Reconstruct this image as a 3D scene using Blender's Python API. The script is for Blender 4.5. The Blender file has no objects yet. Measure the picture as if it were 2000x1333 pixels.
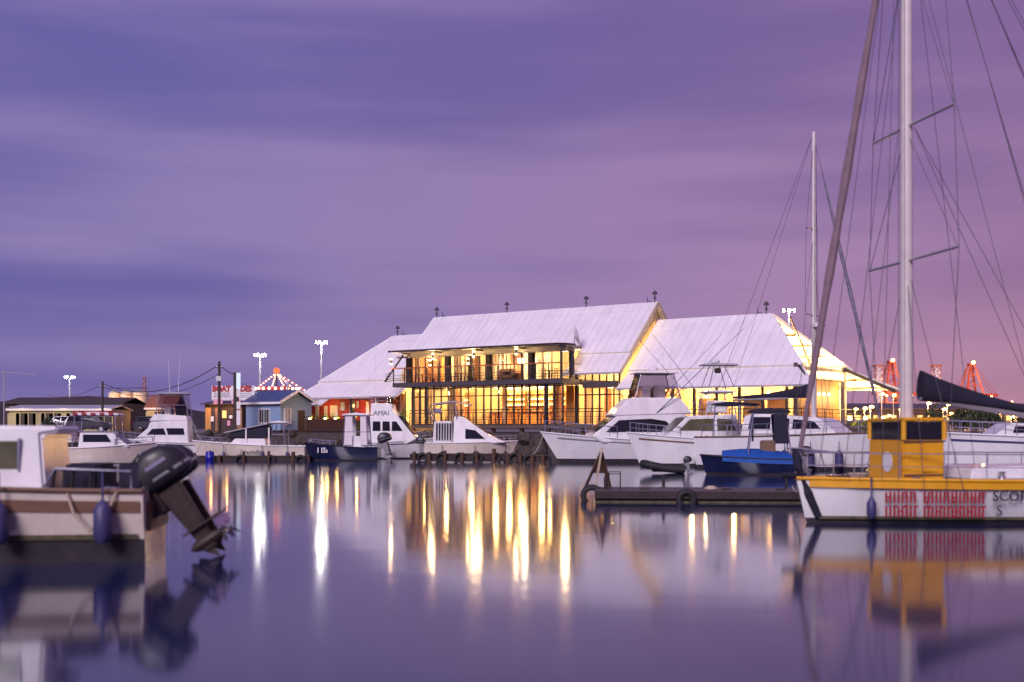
import bpy, bmesh, math, random
from mathutils import Vector, Matrix
R = math.radians
random.seed(7)
scn = bpy.context.scene
col = scn.collection

# ------------------------------------------------------------------ camera
CAM_H = 2.2
cam_d = bpy.data.cameras.new('camera'); cam = bpy.data.objects.new('camera', cam_d); col.objects.link(cam)
cam.location = (0, 0, CAM_H); cam.rotation_euler = (R(90), 0, 0)
cam_d.sensor_width = 36; cam_d.lens = 43.2; cam_d.shift_y = 0.0858
cam_d.clip_start = 0.2; cam_d.clip_end = 20000
scn.camera = cam
cam_d.dof.use_dof = True; cam_d.dof.focus_distance = 100; cam_d.dof.aperture_fstop = 0.7

# ------------------------------------------------------------------ world: dusk sky with long soft cloud bands
SUN_EL, SUN_AZ = 30.0, -158.0            # afterglow behind the camera, a little to the left
world = bpy.data.worlds.new('World'); scn.world = world; world.use_nodes = True
nt = world.node_tree; nt.nodes.clear()
def N(tree, t, **kw):
    n = tree.nodes.new(t)
    for k, v in kw.items(): setattr(n, k, v)
    return n
L = nt.links.new
out = N(nt, 'ShaderNodeOutputWorld'); bg = N(nt, 'ShaderNodeBackground')
sky = N(nt, 'ShaderNodeTexSky', sky_type='NISHITA'); sky.sun_disc = False
sky.sun_elevation = R(3.0); sky.sun_rotation = R(SUN_AZ + 180 + 0)
tc = N(nt, 'ShaderNodeTexCoord'); sep = N(nt, 'ShaderNodeSeparateXYZ'); L(tc.outputs['Generated'], sep.inputs[0])
def vmath(op, a, b):
    n = N(nt, 'ShaderNodeMath', operation=op)
    for i, x in enumerate((a, b)):
        if x is None: continue
        if isinstance(x, (int, float)): n.inputs[i].default_value = x
        else: L(x, n.inputs[i])
    return n.outputs[0]
mp = N(nt, 'ShaderNodeMapping'); mp.inputs['Scale'].default_value = (1.0, 1.0, 5.2); mp.inputs['Location'].default_value = (3.3, 1.7, 1.1)
mp.inputs['Rotation'].default_value = (0, R(3.5), 0)
L(tc.outputs['Generated'], mp.inputs[0])
n1 = N(nt, 'ShaderNodeTexNoise'); n1.inputs['Scale'].default_value = 2.0; n1.inputs['Detail'].default_value = 2.2; n1.inputs['Roughness'].default_value = 0.42
L(mp.outputs[0], n1.inputs[0])
r1 = N(nt, 'ShaderNodeValToRGB'); r1.color_ramp.interpolation = 'EASE'
r1.color_ramp.elements[0].position = 0.38; r1.color_ramp.elements[0].color = (0, 0, 0, 1)
r1.color_ramp.elements[1].position = 0.68; r1.color_ramp.elements[1].color = (1, 1, 1, 1)
mp2 = N(nt, 'ShaderNodeMapping'); mp2.inputs['Scale'].default_value = (1.6, 1.6, 17.0); mp2.inputs['Rotation'].default_value = (0, R(2.5), 0); L(tc.outputs['Generated'], mp2.inputs[0])
n2 = N(nt, 'ShaderNodeTexNoise'); n2.inputs['Scale'].default_value = 2.2; n2.inputs['Detail'].default_value = 4; n2.inputs['Roughness'].default_value = .5; L(mp2.outputs[0], n2.inputs[0])
mxn = N(nt, 'ShaderNodeMix', data_type='FLOAT'); mxn.inputs[0].default_value = .28; L(n1.outputs['Fac'], mxn.inputs[2]); L(n2.outputs['Fac'], mxn.inputs[3])
L(mxn.outputs[0], r1.inputs[0])
# blue-violet gaps and mauve cloud; pinker towards the harbour lights side (east), bluer to the west
east = vmath('MULTIPLY_ADD', sep.outputs['X'], 1.25); east.node.inputs[2].default_value = 0.32; east.node.use_clamp = True
gap = N(nt, 'ShaderNodeMix', data_type='RGBA'); cld = N(nt, 'ShaderNodeMix', data_type='RGBA')
L(east, gap.inputs[0]); L(east, cld.inputs[0])
gap.inputs[6].default_value = (0.122, 0.104, 0.325, 1); gap.inputs[7].default_value = (0.185, 0.100, 0.275, 1)
cld.inputs[6].default_value = (0.245, 0.185, 0.410, 1); cld.inputs[7].default_value = (0.310, 0.165, 0.350, 1)
mixc = N(nt, 'ShaderNodeMix', data_type='RGBA'); L(r1.outputs[0], mixc.inputs[0]); L(gap.outputs[2], mixc.inputs[6]); L(cld.outputs[2], mixc.inputs[7])
nsk = N(nt, 'ShaderNodeVectorMath', operation='SCALE'); L(sky.outputs[0], nsk.inputs[0]); nsk.inputs['Scale'].default_value = 0.004
addv = N(nt, 'ShaderNodeVectorMath', operation='ADD'); L(mixc.outputs[2], addv.inputs[0]); L(nsk.outputs[0], addv.inputs[1])
L(addv.outputs[0], bg.inputs[0]); bg.inputs[1].default_value = 1.09
L(bg.outputs[0], out.inputs[0])

# ------------------------------------------------------------------ sun: broad soft afterglow
sd = bpy.data.lights.new('sun', 'SUN'); so = bpy.data.objects.new('sun', sd); col.objects.link(so)
sd.energy = 2.9; sd.angle = R(24); sd.color = (1.0, 0.86, 0.95)
to_sun = Vector((math.sin(R(SUN_AZ)) * math.cos(R(SUN_EL)), math.cos(R(SUN_AZ)) * math.cos(R(SUN_EL)), math.sin(R(SUN_EL))))
so.rotation_euler = (-to_sun).to_track_quat('-Z', 'Y').to_euler()

vs = scn.view_settings; vs.view_transform = 'Standard'; vs.look = 'None'; vs.exposure = 0; vs.gamma = 1; vs.use_curve_mapping = False
scn.cycles.use_denoising = True; scn.cycles.max_bounces = 7; scn.cycles.diffuse_bounces = 3; scn.cycles.glossy_bounces = 4
scn.cycles.transparent_max_bounces = 12; scn.cycles.sample_clamp_indirect = 6; scn.cycles.caustics_reflective = False

# ------------------------------------------------------------------ materials
MT = {}
def mat(name, c, rough=0.6, metal=0.0, var=0.12, scale=3.0, bump=0.0, bscale=20.0, coat=0.0, stretch=(1, 1, 1), emit=None, estr=0.0, dirt=0.0):
    m = bpy.data.materials.new(name); m.use_nodes = True; t = m.node_tree; p = t.nodes['Principled BSDF']
    p.inputs['Roughness'].default_value = rough; p.inputs['Metallic'].default_value = metal
    p.inputs['Coat Weight'].default_value = coat
    co = t.nodes.new('ShaderNodeTexCoord'); ma = t.nodes.new('ShaderNodeMapping'); ma.inputs['Scale'].default_value = stretch
    t.links.new(co.outputs['Object'], ma.inputs[0])
    if var > 0:
        n = t.nodes.new('ShaderNodeTexNoise'); n.inputs['Scale'].default_value = scale; n.inputs['Detail'].default_value = 6; n.inputs['Roughness'].default_value = 0.62
        t.links.new(ma.outputs[0], n.inputs[0])
        r = t.nodes.new('ShaderNodeValToRGB'); e = r.color_ramp.elements
        e[0].position = 0.3; e[1].position = 0.72
        e[0].color = tuple(max(0, x * (1 - var)) for x in c) + (1,); e[1].color = tuple(min(1, x * (1 + var)) for x in c) + (1,)
        t.links.new(n.outputs['Fac'], r.inputs[0]); src = r.outputs[0]
        if dirt > 0:
            n2 = t.nodes.new('ShaderNodeTexNoise'); n2.inputs['Scale'].default_value = scale * 0.35; n2.inputs['Detail'].default_value = 8; n2.inputs['Roughness'].default_value = 0.7
            m2 = t.nodes.new('ShaderNodeMapping'); m2.inputs['Scale'].default_value = (3, 3, 0.5); t.links.new(co.outputs['Object'], m2.inputs[0]); t.links.new(m2.outputs[0], n2.inputs[0])
            rr = t.nodes.new('ShaderNodeValToRGB'); rr.color_ramp.elements[0].position = 0.5; rr.color_ramp.elements[1].position = 0.8
            rr.color_ramp.elements[1].color = (dirt, dirt, dirt, 1); t.links.new(n2.outputs['Fac'], rr.inputs[0])
            mx = t.nodes.new('ShaderNodeMix'); mx.data_type = 'RGBA'; t.links.new(rr.outputs[0], mx.inputs[0]); t.links.new(src, mx.inputs[6]); mx.inputs[7].default_value = (0.12, 0.09, 0.07, 1); src = mx.outputs[2]
        t.links.new(src, p.inputs['Base Color'])
        rm = t.nodes.new('ShaderNodeMapRange'); rm.inputs[3].default_value = max(0.02, rough - 0.08); rm.inputs[4].default_value = min(1, rough + 0.1)
        t.links.new(n.outputs['Fac'], rm.inputs[0]); t.links.new(rm.outputs[0], p.inputs['Roughness'])
    else:
        p.inputs['Base Color'].default_value = tuple(c) + (1,)
    if bump > 0:
        nb = t.nodes.new('ShaderNodeTexNoise'); nb.inputs['Scale'].default_value = bscale; nb.inputs['Detail'].default_value = 4; t.links.new(ma.outputs[0], nb.inputs[0])
        b = t.nodes.new('ShaderNodeBump'); b.inputs['Strength'].default_value = bump; b.inputs['Distance'].default_value = 0.05
        t.links.new(nb.outputs['Fac'], b.inputs['Height']); t.links.new(b.outputs[0], p.inputs['Normal'])
    if emit:
        p.inputs['Emission Color'].default_value = tuple(emit) + (1,); p.inputs['Emission Strength'].default_value = estr
    MT[name] = m
    return m
def emat(name, c, s):
    m = bpy.data.materials.new(name); m.use_nodes = True; t = m.node_tree; t.nodes.clear()
    o = t.nodes.new('ShaderNodeOutputMaterial'); e = t.nodes.new('ShaderNodeEmission'); e.inputs[0].default_value = tuple(c) + (1,); e.inputs[1].default_value = s
    t.links.new(e.outputs[0], o.inputs[0]); MT[name] = m; return m
def glass(name, tint, refl):
    m = bpy.data.materials.new(name); m.use_nodes = True; t = m.node_tree; t.nodes.clear()
    o = t.nodes.new('ShaderNodeOutputMaterial'); g = t.nodes.new('ShaderNodeBsdfGlossy'); g.inputs['Roughness'].default_value = 0.03
    tr = t.nodes.new('ShaderNodeBsdfTransparent'); tr.inputs[0].default_value = tuple(tint) + (1,)
    f = t.nodes.new('ShaderNodeFresnel'); f.inputs[0].default_value = 1.3
    mm = t.nodes.new('ShaderNodeMath'); mm.operation = 'MULTIPLY'; mm.inputs[1].default_value = refl; t.links.new(f.outputs[0], mm.inputs[0])
    mx = t.nodes.new('ShaderNodeMixShader'); t.links.new(mm.outputs[0], mx.inputs[0]); t.links.new(tr.outputs[0], mx.inputs[1]); t.links.new(g.outputs[0], mx.inputs[2])
    t.links.new(mx.outputs[0], o.inputs[0]); MT[name] = m; return m

def roof_mat(name, c, axis_scale):
    """painted ribbed sheet metal: ribs run down the slope, spaced along local x"""
    m = mat(name, c, rough=0.42, var=0.07, scale=0.5, dirt=0.10)
    t = m.node_tree; p = t.nodes['Principled BSDF']
    co = t.nodes.new('ShaderNodeTexCoord'); w = t.nodes.new('ShaderNodeTexWave'); w.wave_type = 'BANDS'; w.bands_direction = 'X'
    w.inputs['Scale'].default_value = axis_scale; t.links.new(co.outputs['Object'], w.inputs[0])
    w2 = t.nodes.new('ShaderNodeTexWave'); w2.wave_type = 'BANDS'; w2.bands_direction = 'X'; w2.inputs['Scale'].default_value = 0.42; t.links.new(co.outputs['Object'], w2.inputs[0])
    cr = t.nodes.new('ShaderNodeValToRGB'); cr.color_ramp.elements[0].position = 0.0; cr.color_ramp.elements[0].color = (.88, .88, .89, 1); cr.color_ramp.elements[1].position = 0.10; t.links.new(w2.outputs['Fac'], cr.inputs[0])
    ms_ = t.nodes.new('ShaderNodeMapping'); ms_.inputs['Scale'].default_value = (2.6, .12, .12); t.links.new(co.outputs['Object'], ms_.inputs[0])
    ns = t.nodes.new('ShaderNodeTexNoise'); ns.inputs['Scale'].default_value = 1.0; ns.inputs['Detail'].default_value = 5; t.links.new(ms_.outputs[0], ns.inputs[0])
    c2 = t.nodes.new('ShaderNodeValToRGB'); c2.color_ramp.elements[0].position = .3; c2.color_ramp.elements[0].color = (.92, .91, .92, 1); c2.color_ramp.elements[1].position = .62; t.links.new(ns.outputs['Fac'], c2.inputs[0])
    src = p.inputs['Base Color'].links[0].from_socket
    for k_ in (cr, c2):
        mu_ = t.nodes.new('ShaderNodeMix'); mu_.data_type = 'RGBA'; mu_.blend_type = 'MULTIPLY'; mu_.inputs[0].default_value = 1; t.links.new(src, mu_.inputs[6]); t.links.new(k_.outputs[0], mu_.inputs[7]); src = mu_.outputs[2]
    t.links.new(src, p.inputs['Base Color'])
    b = t.nodes.new('ShaderNodeBump'); b.inputs['Strength'].default_value = 0.35; b.inputs['Distance'].default_value = 0.03
    t.links.new(w.outputs['Fac'], b.inputs['Height']); t.links.new(b.outputs[0], p.inputs['Normal'])
    return m
roof_mat('roof', (0.78, 0.74, 0.77), 1.6)
roof_mat('blue_roof', (0.045, 0.075, 0.19), 2.2)
mat('white_paint', (0.78, 0.75, 0.76), 0.4, var=0.05, dirt=0.15)
mat('gelcoat', (0.76, 0.74, 0.75), 0.24, var=0.06, scale=1.2, coat=0.35, dirt=0.3)
mat('gelcoat_cream', (0.66, 0.58, 0.50), 0.25, var=0.07, scale=1.2, coat=0.3, dirt=0.25)
mat('navy_hull', (0.010, 0.014, 0.05), 0.2, var=0.2, coat=0.5, dirt=0.1)
mat('blue_cover', (0.006, 0.075, 0.36), 0.65, var=0.2, bump=0.4, bscale=8)
mat('navy_canvas', (0.012, 0.011, 0.028), 0.85, var=0.25, bump=0.5, bscale=6)
mat('grey_canvas', (0.34, 0.32, 0.36), 0.85, var=0.15, bump=0.5, bscale=6)
mat('white_canvas', (0.70, 0.66, 0.68), 0.85, var=0.08, bump=0.5, bscale=5)
mat('red_canvas', (0.42, 0.05, 0.06), 0.85, var=0.15)
mat('antifoul', (0.03, 0.024, 0.03), 0.7, var=0.4)
mat('deck_grey', (0.50, 0.48, 0.50), 0.6, var=0.12, dirt=0.2)
mat('tan_trim', (0.16, 0.085, 0.05), 0.5, var=0.25, stretch=(1, 6, 6))
mat('tint', (0.012, 0.012, 0.018), 0.06, var=0)
mat('tint_olive', (0.10, 0.095, 0.05), 0.1, var=0.3, scale=2)
mat('chrome', (0.62, 0.61, 0.64), 0.22, metal=0.9, var=0.08)
mat('alu', (0.56, 0.52, 0.53), 0.38, metal=0.7, var=0.1)
mat('mast_paint', (0.62, 0.55, 0.54), 0.4, var=0.08)
mat('wire', (0.06, 0.05, 0.07), 0.5, var=0)
mat('black_rubber', (0.015, 0.014, 0.017), 0.7, var=0.3)
mat('engine_black', (0.014, 0.013, 0.018), 0.42, var=0.3, coat=0.1, dirt=0.1)
mat('engine_rust', (0.028, 0.013, 0.011), 0.6, var=0.4, scale=9)
mat('engine_grey', (0.22, 0.21, 0.24), 0.4, var=0.15)
mat('yellow_paint', (0.74, 0.35, 0.012), 0.45, var=0.08, dirt=0.12)
mat('red_letter', (0.36, 0.012, 0.02), 0.5, var=0.1)
mat('dark_letter', (0.05, 0.04, 0.06), 0.5, var=0.1)
mat('fender_blue', (0.05, 0.045, 0.14), 0.5, var=0.2)
mat('buoy_blue', (0.008, 0.012, 0.30), 0.4, var=0.1)
mat('steel_dark', (0.022, 0.016, 0.018), 0.5, var=0.2)
mat('steel_grey', (0.065, 0.052, 0.062), 0.5, var=0.2)
mat('handrail_wood', (0.30, 0.09, 0.045), 0.45, var=0.3, stretch=(1, 8, 8))
mat('cream_wall', (0.66, 0.55, 0.38), 0.75, var=0.08, scale=1.5)
mat('cream_soffit', (0.74, 0.68, 0.58), 0.7, var=0.05)
mat('wood_wall', (0.26, 0.12, 0.055), 0.55, var=0.35, scale=2, stretch=(6, 6, 0.6))
mat('wood_orange', (0.55, 0.25, 0.06), 0.55, var=0.25, scale=2, stretch=(6, 6, 0.6))
mat('curtain', (0.66, 0.50, 0.34), 0.9, var=0.1, stretch=(8, 8, 0.5))
mat('curtain_brown', (0.36, 0.19, 0.12), 0.9, var=0.15, stretch=(8, 8, 0.5))
for nm in ('curtain', 'curtain_brown'):
    t = MT[nm].node_tree; p = t.nodes['Principled BSDF']; tl = t.nodes.new('ShaderNodeBsdfTranslucent'); t.links.new(p.inputs['Base Color'].links[0].from_socket, tl.inputs[0])
    mx_ = t.nodes.new('ShaderNodeMixShader'); mx_.inputs[0].default_value = .55; t.links.new(p.outputs[0], mx_.inputs[1]); t.links.new(tl.outputs[0], mx_.inputs[2]); t.links.new(mx_.outputs[0], t.nodes['Material Output'].inputs[0])
mat('weed', (0.10, 0.09, 0.05), .9, var=.5, scale=6)
mat('floor_wood', (0.22, 0.12, 0.07), 0.5, var=0.25)
mat('deck_wood', (0.10, 0.07, 0.06), 0.7, var=0.35, scale=4, stretch=(1, 5, 1))
mat('red_wall', (0.36, 0.028, 0.022), 0.6, var=0.12, dirt=0.15)
mat('blue_wall', (0.20, 0.30, 0.46), 0.65, var=0.08, dirt=0.15)
mat('poster', (0.74, 0.72, 0.74), 0.6, var=0.04)
mat('poster_pink', (0.66, 0.30, 0.44), 0.6, var=0.1)
mat('poster_ink', (0.25, 0.25, 0.30), 0.6, var=0.1)
mat('planter_wood', (0.065, 0.024, 0.014), 0.55, var=0.35, scale=3, stretch=(1, 8, 8))
mat('leaf', (0.10, 0.13, 0.02), 0.6, var=0.45, scale=9)
mat('leaf_dark', (0.035, 0.05, 0.025), 0.7, var=0.45, scale=4)
mat('rock', (0.055, 0.042, 0.038), 0.85, var=0.4, scale=2.5, bump=0.8, bscale=6)
mat('ground', (0.13, 0.11, 0.11), 0.9, var=0.3, scale=0.15, bump=0.4, bscale=3)
mat('hill', (0.035, 0.028, 0.045), 0.95, var=0.3, scale=0.02)
mat('pole_wood', (0.050, 0.036, 0.034), 0.8, var=0.3, stretch=(6, 6, 0.5))
mat('galv', (0.50, 0.49, 0.52), 0.4, metal=0.5, var=0.08)
mat('shed_dark', (0.045, 0.026, 0.026), 0.7, var=0.25)
mat('shed_yellow', (0.42, 0.36, 0.19), 0.75, var=0.18, scale=1.0, dirt=0.3)
mat('tank', (0.60, 0.48, 0.36), 0.5, var=0.1, dirt=0.25)
mat('brick_roof', (0.26, 0.10, 0.06), 0.8, var=0.25)
mat('crane_red', (0.36, 0.06, 0.03), 0.5, var=0.15, dirt=0.1)
mat('rust_red', (0.40, 0.10, 0.06), 0.6, var=0.2)
mat('pontoon_deck', (0.085, 0.062, 0.070), 0.65, var=0.35, scale=5, stretch=(6, 1, 1))
mat('pontoon_side', (0.035, 0.022, 0.024), 0.8, var=0.4)
mat('jetty_wood', (0.085, 0.042, 0.026), 0.8, var=0.4, scale=3, stretch=(6, 6, 0.6))
mat('car_dark', (0.025, 0.022, 0.032), 0.25, var=0.1, coat=0.6)
mat('car_silver', (0.42, 0.42, 0.46), 0.3, metal=0.4, var=0.05, coat=0.5)
mat('rope', (0.45, 0.36, 0.27), 0.9, var=0.2)
mat('bottle_green', (0.04, 0.10, 0.02), 0.1, var=0.2)
mat('bottle_amber', (0.30, 0.10, 0.01), 0.1, var=0.2)
for nm, c in (('cont_red', (0.40, 0.05, 0.03)), ('cont_blue', (0.04, 0.09, 0.25)), ('cont_orange', (0.48, 0.16, 0.03)), ('cont_grey', (0.30, 0.29, 0.30)), ('cont_green', (0.06, 0.17, 0.10))): mat(nm, c, 0.6, var=0.15)
glass('pane_glass', (0.96, 0.95, 0.92), 0.8)
glass('clear_plastic', (0.78, 0.74, 0.76), 1.6)
emat('lamp_white', (1.0, 0.95, 0.88), 60)
emat('lamp_cyan', (0.62, 0.92, 1.0), 40)
emat('lamp_warm', (1.0, 0.66, 0.28), 16)
emat('lamp_orange', (1.0, 0.50, 0.13), 26)
emat('lamp_panel', (1.0, 0.80, 0.48), 9.0)
emat('shelf_glow', (1.0, 0.74, 0.30), 7.0)
emat('strip_glow', (1.0, 0.72, 0.30), 9)
emat('bulb_warm', (1.0, 0.72, 0.50), 5)
emat('bulb_red', (1.0, 0.14, 0.05), 2.0)
emat('lit_window', (1.0, 0.52, 0.16), 2.2)
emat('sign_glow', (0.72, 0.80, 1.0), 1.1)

# water: smooth long-exposure surface, micro-rough so that lights stretch into streaks
wm = bpy.data.materials.new('water'); wm.use_nodes = True; t = wm.node_tree; p = t.nodes['Principled BSDF']
p.inputs['Base Color'].default_value = (0.015, 0.022, 0.078, 1); p.inputs['IOR'].default_value = 1.45; p.inputs['Specular IOR Level'].default_value = 0.75
p.inputs['Roughness'].default_value = 0.085
co = t.nodes.new('ShaderNodeTexCoord'); ma = t.nodes.new('ShaderNodeMapping'); ma.inputs['Scale'].default_value = (0.10, 0.42, 1)
t.links.new(co.outputs['Object'], ma.inputs[0])
nb = t.nodes.new('ShaderNodeTexNoise'); nb.inputs['Scale'].default_value = 1.0; nb.inputs['Detail'].default_value = 2.5; t.links.new(ma.outputs[0], nb.inputs[0])
b = t.nodes.new('ShaderNodeBump'); b.inputs['Strength'].default_value = 0.10; b.inputs['Distance'].default_value = 0.035
m2_ = t.nodes.new('ShaderNodeMapping'); m2_.inputs['Scale'].default_value = (.8, 3.2, 1); t.links.new(co.outputs['Object'], m2_.inputs[0])
nf = t.nodes.new('ShaderNodeTexNoise'); nf.inputs['Scale'].default_value = 1.6; nf.inputs['Detail'].default_value = 3; t.links.new(m2_.outputs[0], nf.inputs[0])
npz = t.nodes.new('ShaderNodeTexNoise'); npz.inputs['Scale'].default_value = .09; t.links.new(co.outputs['Object'], npz.inputs[0])
rz_ = t.nodes.new('ShaderNodeValToRGB'); rz_.color_ramp.elements[0].position = .42; rz_.color_ramp.elements[1].position = .68; t.links.new(npz.outputs['Fac'], rz_.inputs[0])
ml = t.nodes.new('ShaderNodeMath'); ml.operation = 'MULTIPLY'; t.links.new(nf.outputs['Fac'], ml.inputs[0]); t.links.new(rz_.outputs[0], ml.inputs[1])
sc_ = t.nodes.new('ShaderNodeMath'); sc_.operation = 'MULTIPLY_ADD'; sc_.inputs[1].default_value = .085; t.links.new(ml.outputs[0], sc_.inputs[0]); t.links.new(nb.outputs['Fac'], sc_.inputs[2])
t.links.new(sc_.outputs[0], b.inputs['Height']); t.links.new(b.outputs[0], p.inputs['Normal'])
MT['water'] = wm

# ------------------------------------------------------------------ geometry helpers
class MB:
    def __init__(s): s.v = []; s.f = []; s.m = []; s.cur = 0
    def add(s, vs_, fs_):
        o = len(s.v); s.v += [tuple(x) for x in vs_]
        for f in fs_: s.f.append(tuple(i + o for i in f)); s.m.append(s.cur)
        return s
    def box(s, c, d, rz=0.0):
        cx, cy, cz = c; a, b_, h = d[0] / 2, d[1] / 2, d[2] / 2; cr, sr = math.cos(rz), math.sin(rz)
        vs_ = []
        for z in (-h, h):
            for x, y in ((-a, -b_), (a, -b_), (a, b_), (-a, b_)): vs_.append((cx + x * cr - y * sr, cy + x * sr + y * cr, cz + z))
        return s.add(vs_, [(3, 2, 1, 0), (4, 5, 6, 7), (0, 1, 5, 4), (1, 2, 6, 5), (2, 3, 7, 6), (3, 0, 4, 7)])
    def span(s, lo, hi): return s.box([(a + b_) / 2 for a, b_ in zip(lo, hi)], [b_ - a for a, b_ in zip(lo, hi)])
    def beam(s, p0, p1, w, h=None, up=(0, 0, 1)):
        h = h or w; p0, p1 = Vector(p0), Vector(p1); d = (p1 - p0).normalized(); up = Vector(up)
        if abs(d.dot(up)) > 0.98: up = Vector((1, 0, 0))
        x = d.cross(up).normalized(); y = x.cross(d).normalized(); vs_ = []
        for q in (p0, p1):
            for a, b_ in ((-1, -1), (1, -1), (1, 1), (-1, 1)): vs_.append(q + x * a * w / 2 + y * b_ * h / 2)
        return s.add(vs_, [(0, 1, 2, 3), (7, 6, 5, 4), (1, 0, 4, 5), (2, 1, 5, 6), (3, 2, 6, 7), (0, 3, 7, 4)])
    def tube(s, pts, r, n=6, r1=None):
        pts = [Vector(p_) for p_ in pts]; k = len(pts); r1 = r if r1 is None else r1; rings = []; ref = Vector((0, 0, 1))
        for i, p_ in enumerate(pts):
            d = (pts[min(i + 1, k - 1)] - pts[max(i - 1, 0)]).normalized()
            rf = ref if abs(d.dot(ref)) < 0.95 else Vector((1, 0, 0))
            x = d.cross(rf).normalized(); y = x.cross(d).normalized(); rr = r + (r1 - r) * i / max(1, k - 1)
            rings.append([p_ + (x * math.cos(2 * math.pi * j / n) + y * math.sin(2 * math.pi * j / n)) * rr for j in range(n)])
        vs_ = [v for ring in rings for v in ring]; fs_ = []
        for i in range(k - 1):
            for j in range(n): fs_.append((i * n + j, (i + 1) * n + j, (i + 1) * n + (j + 1) % n, i * n + (j + 1) % n))
        fs_.append(tuple(range(n))); fs_.append(tuple((k - 1) * n + j for j in reversed(range(n))))
        return s.add(vs_, fs_)
    def prism(s, poly, vec):
        n = len(poly); vec = Vector(vec); a = [Vector(p_) for p_ in poly]; b_ = [p_ + vec for p_ in a]
        return s.add(a + b_, [tuple(reversed(range(n))), tuple(range(n, 2 * n))] + [(i, (i + 1) % n, n + (i + 1) % n, n + i) for i in range(n)])
    def panel(s, poly, th):
        a = [Vector(p_) for p_ in poly]; nn = Vector((0, 0, 0))
        for i in range(len(a)): nn += a[i].cross(a[(i + 1) % len(a)])
        return s.prism(a, nn.normalized() * th)
    def lathe(s, prof, c=(0, 0, 0), n=12):
        vs_ = []; fs_ = []; k = len(prof)
        for r, z in prof:
            for j in range(n): vs_.append((c[0] + r * math.cos(2 * math.pi * j / n), c[1] + r * math.sin(2 * math.pi * j / n), c[2] + z))
        for i in range(k - 1):
            for j in range(n): fs_.append((i * n + j, i * n + (j + 1) % n, (i + 1) * n + (j + 1) % n, (i + 1) * n + j))
        fs_.append(tuple(reversed(range(n)))); fs_.append(tuple((k - 1) * n + j for j in range(n)))
        return s.add(vs_, fs_)
    def ball(s, c, r, n=10, k=6, sq=(1, 1, 1)):
        pr = [(max(0.001, r * math.sin(math.pi * i / k)), -r * math.cos(math.pi * i / k)) for i in range(k + 1)]
        o = len(s.v); s.lathe(pr, (0, 0, 0), n)
        s.v[o:] = [(c[0] + x * sq[0], c[1] + y * sq[1], c[2] + z * sq[2]) for x, y, z in s.v[o:]]
        return s
    def loft(s, rings, cap=True, closed=True):
        n = len(rings[0]); vs_ = [p_ for r in rings for p_ in r]; fs_ = []
        for i in range(len(rings) - 1):
            for j in range(n if closed else n - 1): fs_.append((i * n + j, i * n + (j + 1) % n, (i + 1) * n + (j + 1) % n, (i + 1) * n + j))
        if cap: fs_.append(tuple(reversed(range(n)))); fs_.append(tuple((len(rings) - 1) * n + j for j in range(n)))
        return s.add(vs_, fs_)
    def xf(s, M):
        s.v = [tuple(M @ Vector(v)) for v in s.v]; return s
    def mesh(s, name, mats, smooth=False, bevel=0.0):
        me = bpy.data.meshes.new(name); me.from_pydata(s.v, [], s.f)
        for m in ([mats] if isinstance(mats, str) else mats): me.materials.append(MT[m])
        me.polygons.foreach_set('material_index', s.m)
        bm = bmesh.new(); bm.from_mesh(me)
        bmesh.ops.recalc_face_normals(bm, faces=bm.faces)
        if bevel > 0:
            es = [e for e in bm.edges if len(e.link_faces) == 2 and e.calc_face_angle(0) > R(28)]
            bmesh.ops.bevel(bm, geom=es, offset=bevel, segments=2, affect='EDGES', clamp_overlap=True)
        bm.to_mesh(me); bm.free()
        if smooth:
            me.polygons.foreach_set('use_smooth', [True] * len(me.polygons))
            try: me.set_sharp_from_angle(angle=R(38))
            except Exception: pass
        return me
    def build(s, name, mats, parent=None, smooth=False, bevel=0.0):
        o = bpy.data.objects.new(name, s.mesh(name, mats, smooth, bevel)); col.objects.link(o)
        if parent: o.parent = parent
        return o
def tag(o, label=None, cat=None, group=None, kind=None):
    if label: o['label'] = label
    if cat: o['category'] = cat
    if group: o['group'] = group
    if kind: o['kind'] = kind
    return o
def thing(name, label, cat, loc=(0, 0, 0), rz=0.0, group=None):
    o = bpy.data.objects.new(name, None); col.objects.link(o); o.empty_display_size = 0.3
    o.location = loc; o.rotation_euler = (0, 0, rz); return tag(o, label, cat, group)
def inst(name, me, parent=None, loc=(0, 0, 0), rot=(0, 0, 0), sc=(1, 1, 1)):
    o = bpy.data.objects.new(name, me); col.objects.link(o); o.location = loc; o.rotation_euler = rot; o.scale = sc
    if parent: o.parent = parent
    return o
def copy_tree(o, parent=None):
    c = o.copy(); col.objects.link(c); c.parent = parent
    for ch in list(o.children): copy_tree(ch, c)
    return c
def light(name, loc, energy, color, parent=None, radius=0.15, kind='POINT', size=1.0, spot=None, rot=(0, 0, 0)):
    d = bpy.data.lights.new(name, kind); d.energy = energy; d.color = color
    if kind == 'AREA': d.shape = 'SQUARE'; d.size = size
    else: d.shadow_soft_size = radius
    if spot: d.spot_size = R(spot); d.spot_blend = 0.6
    o = bpy.data.objects.new(name, d); col.objects.link(o); o.location = loc; o.rotation_euler = rot
    if parent: o.parent = parent
    return o
WARM = (1.0, 0.66, 0.30); AMBER = (1.0, 0.57, 0.19); ORANGE = (1.0, 0.48, 0.14); COLD = (0.95, 0.97, 1.0)
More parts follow.
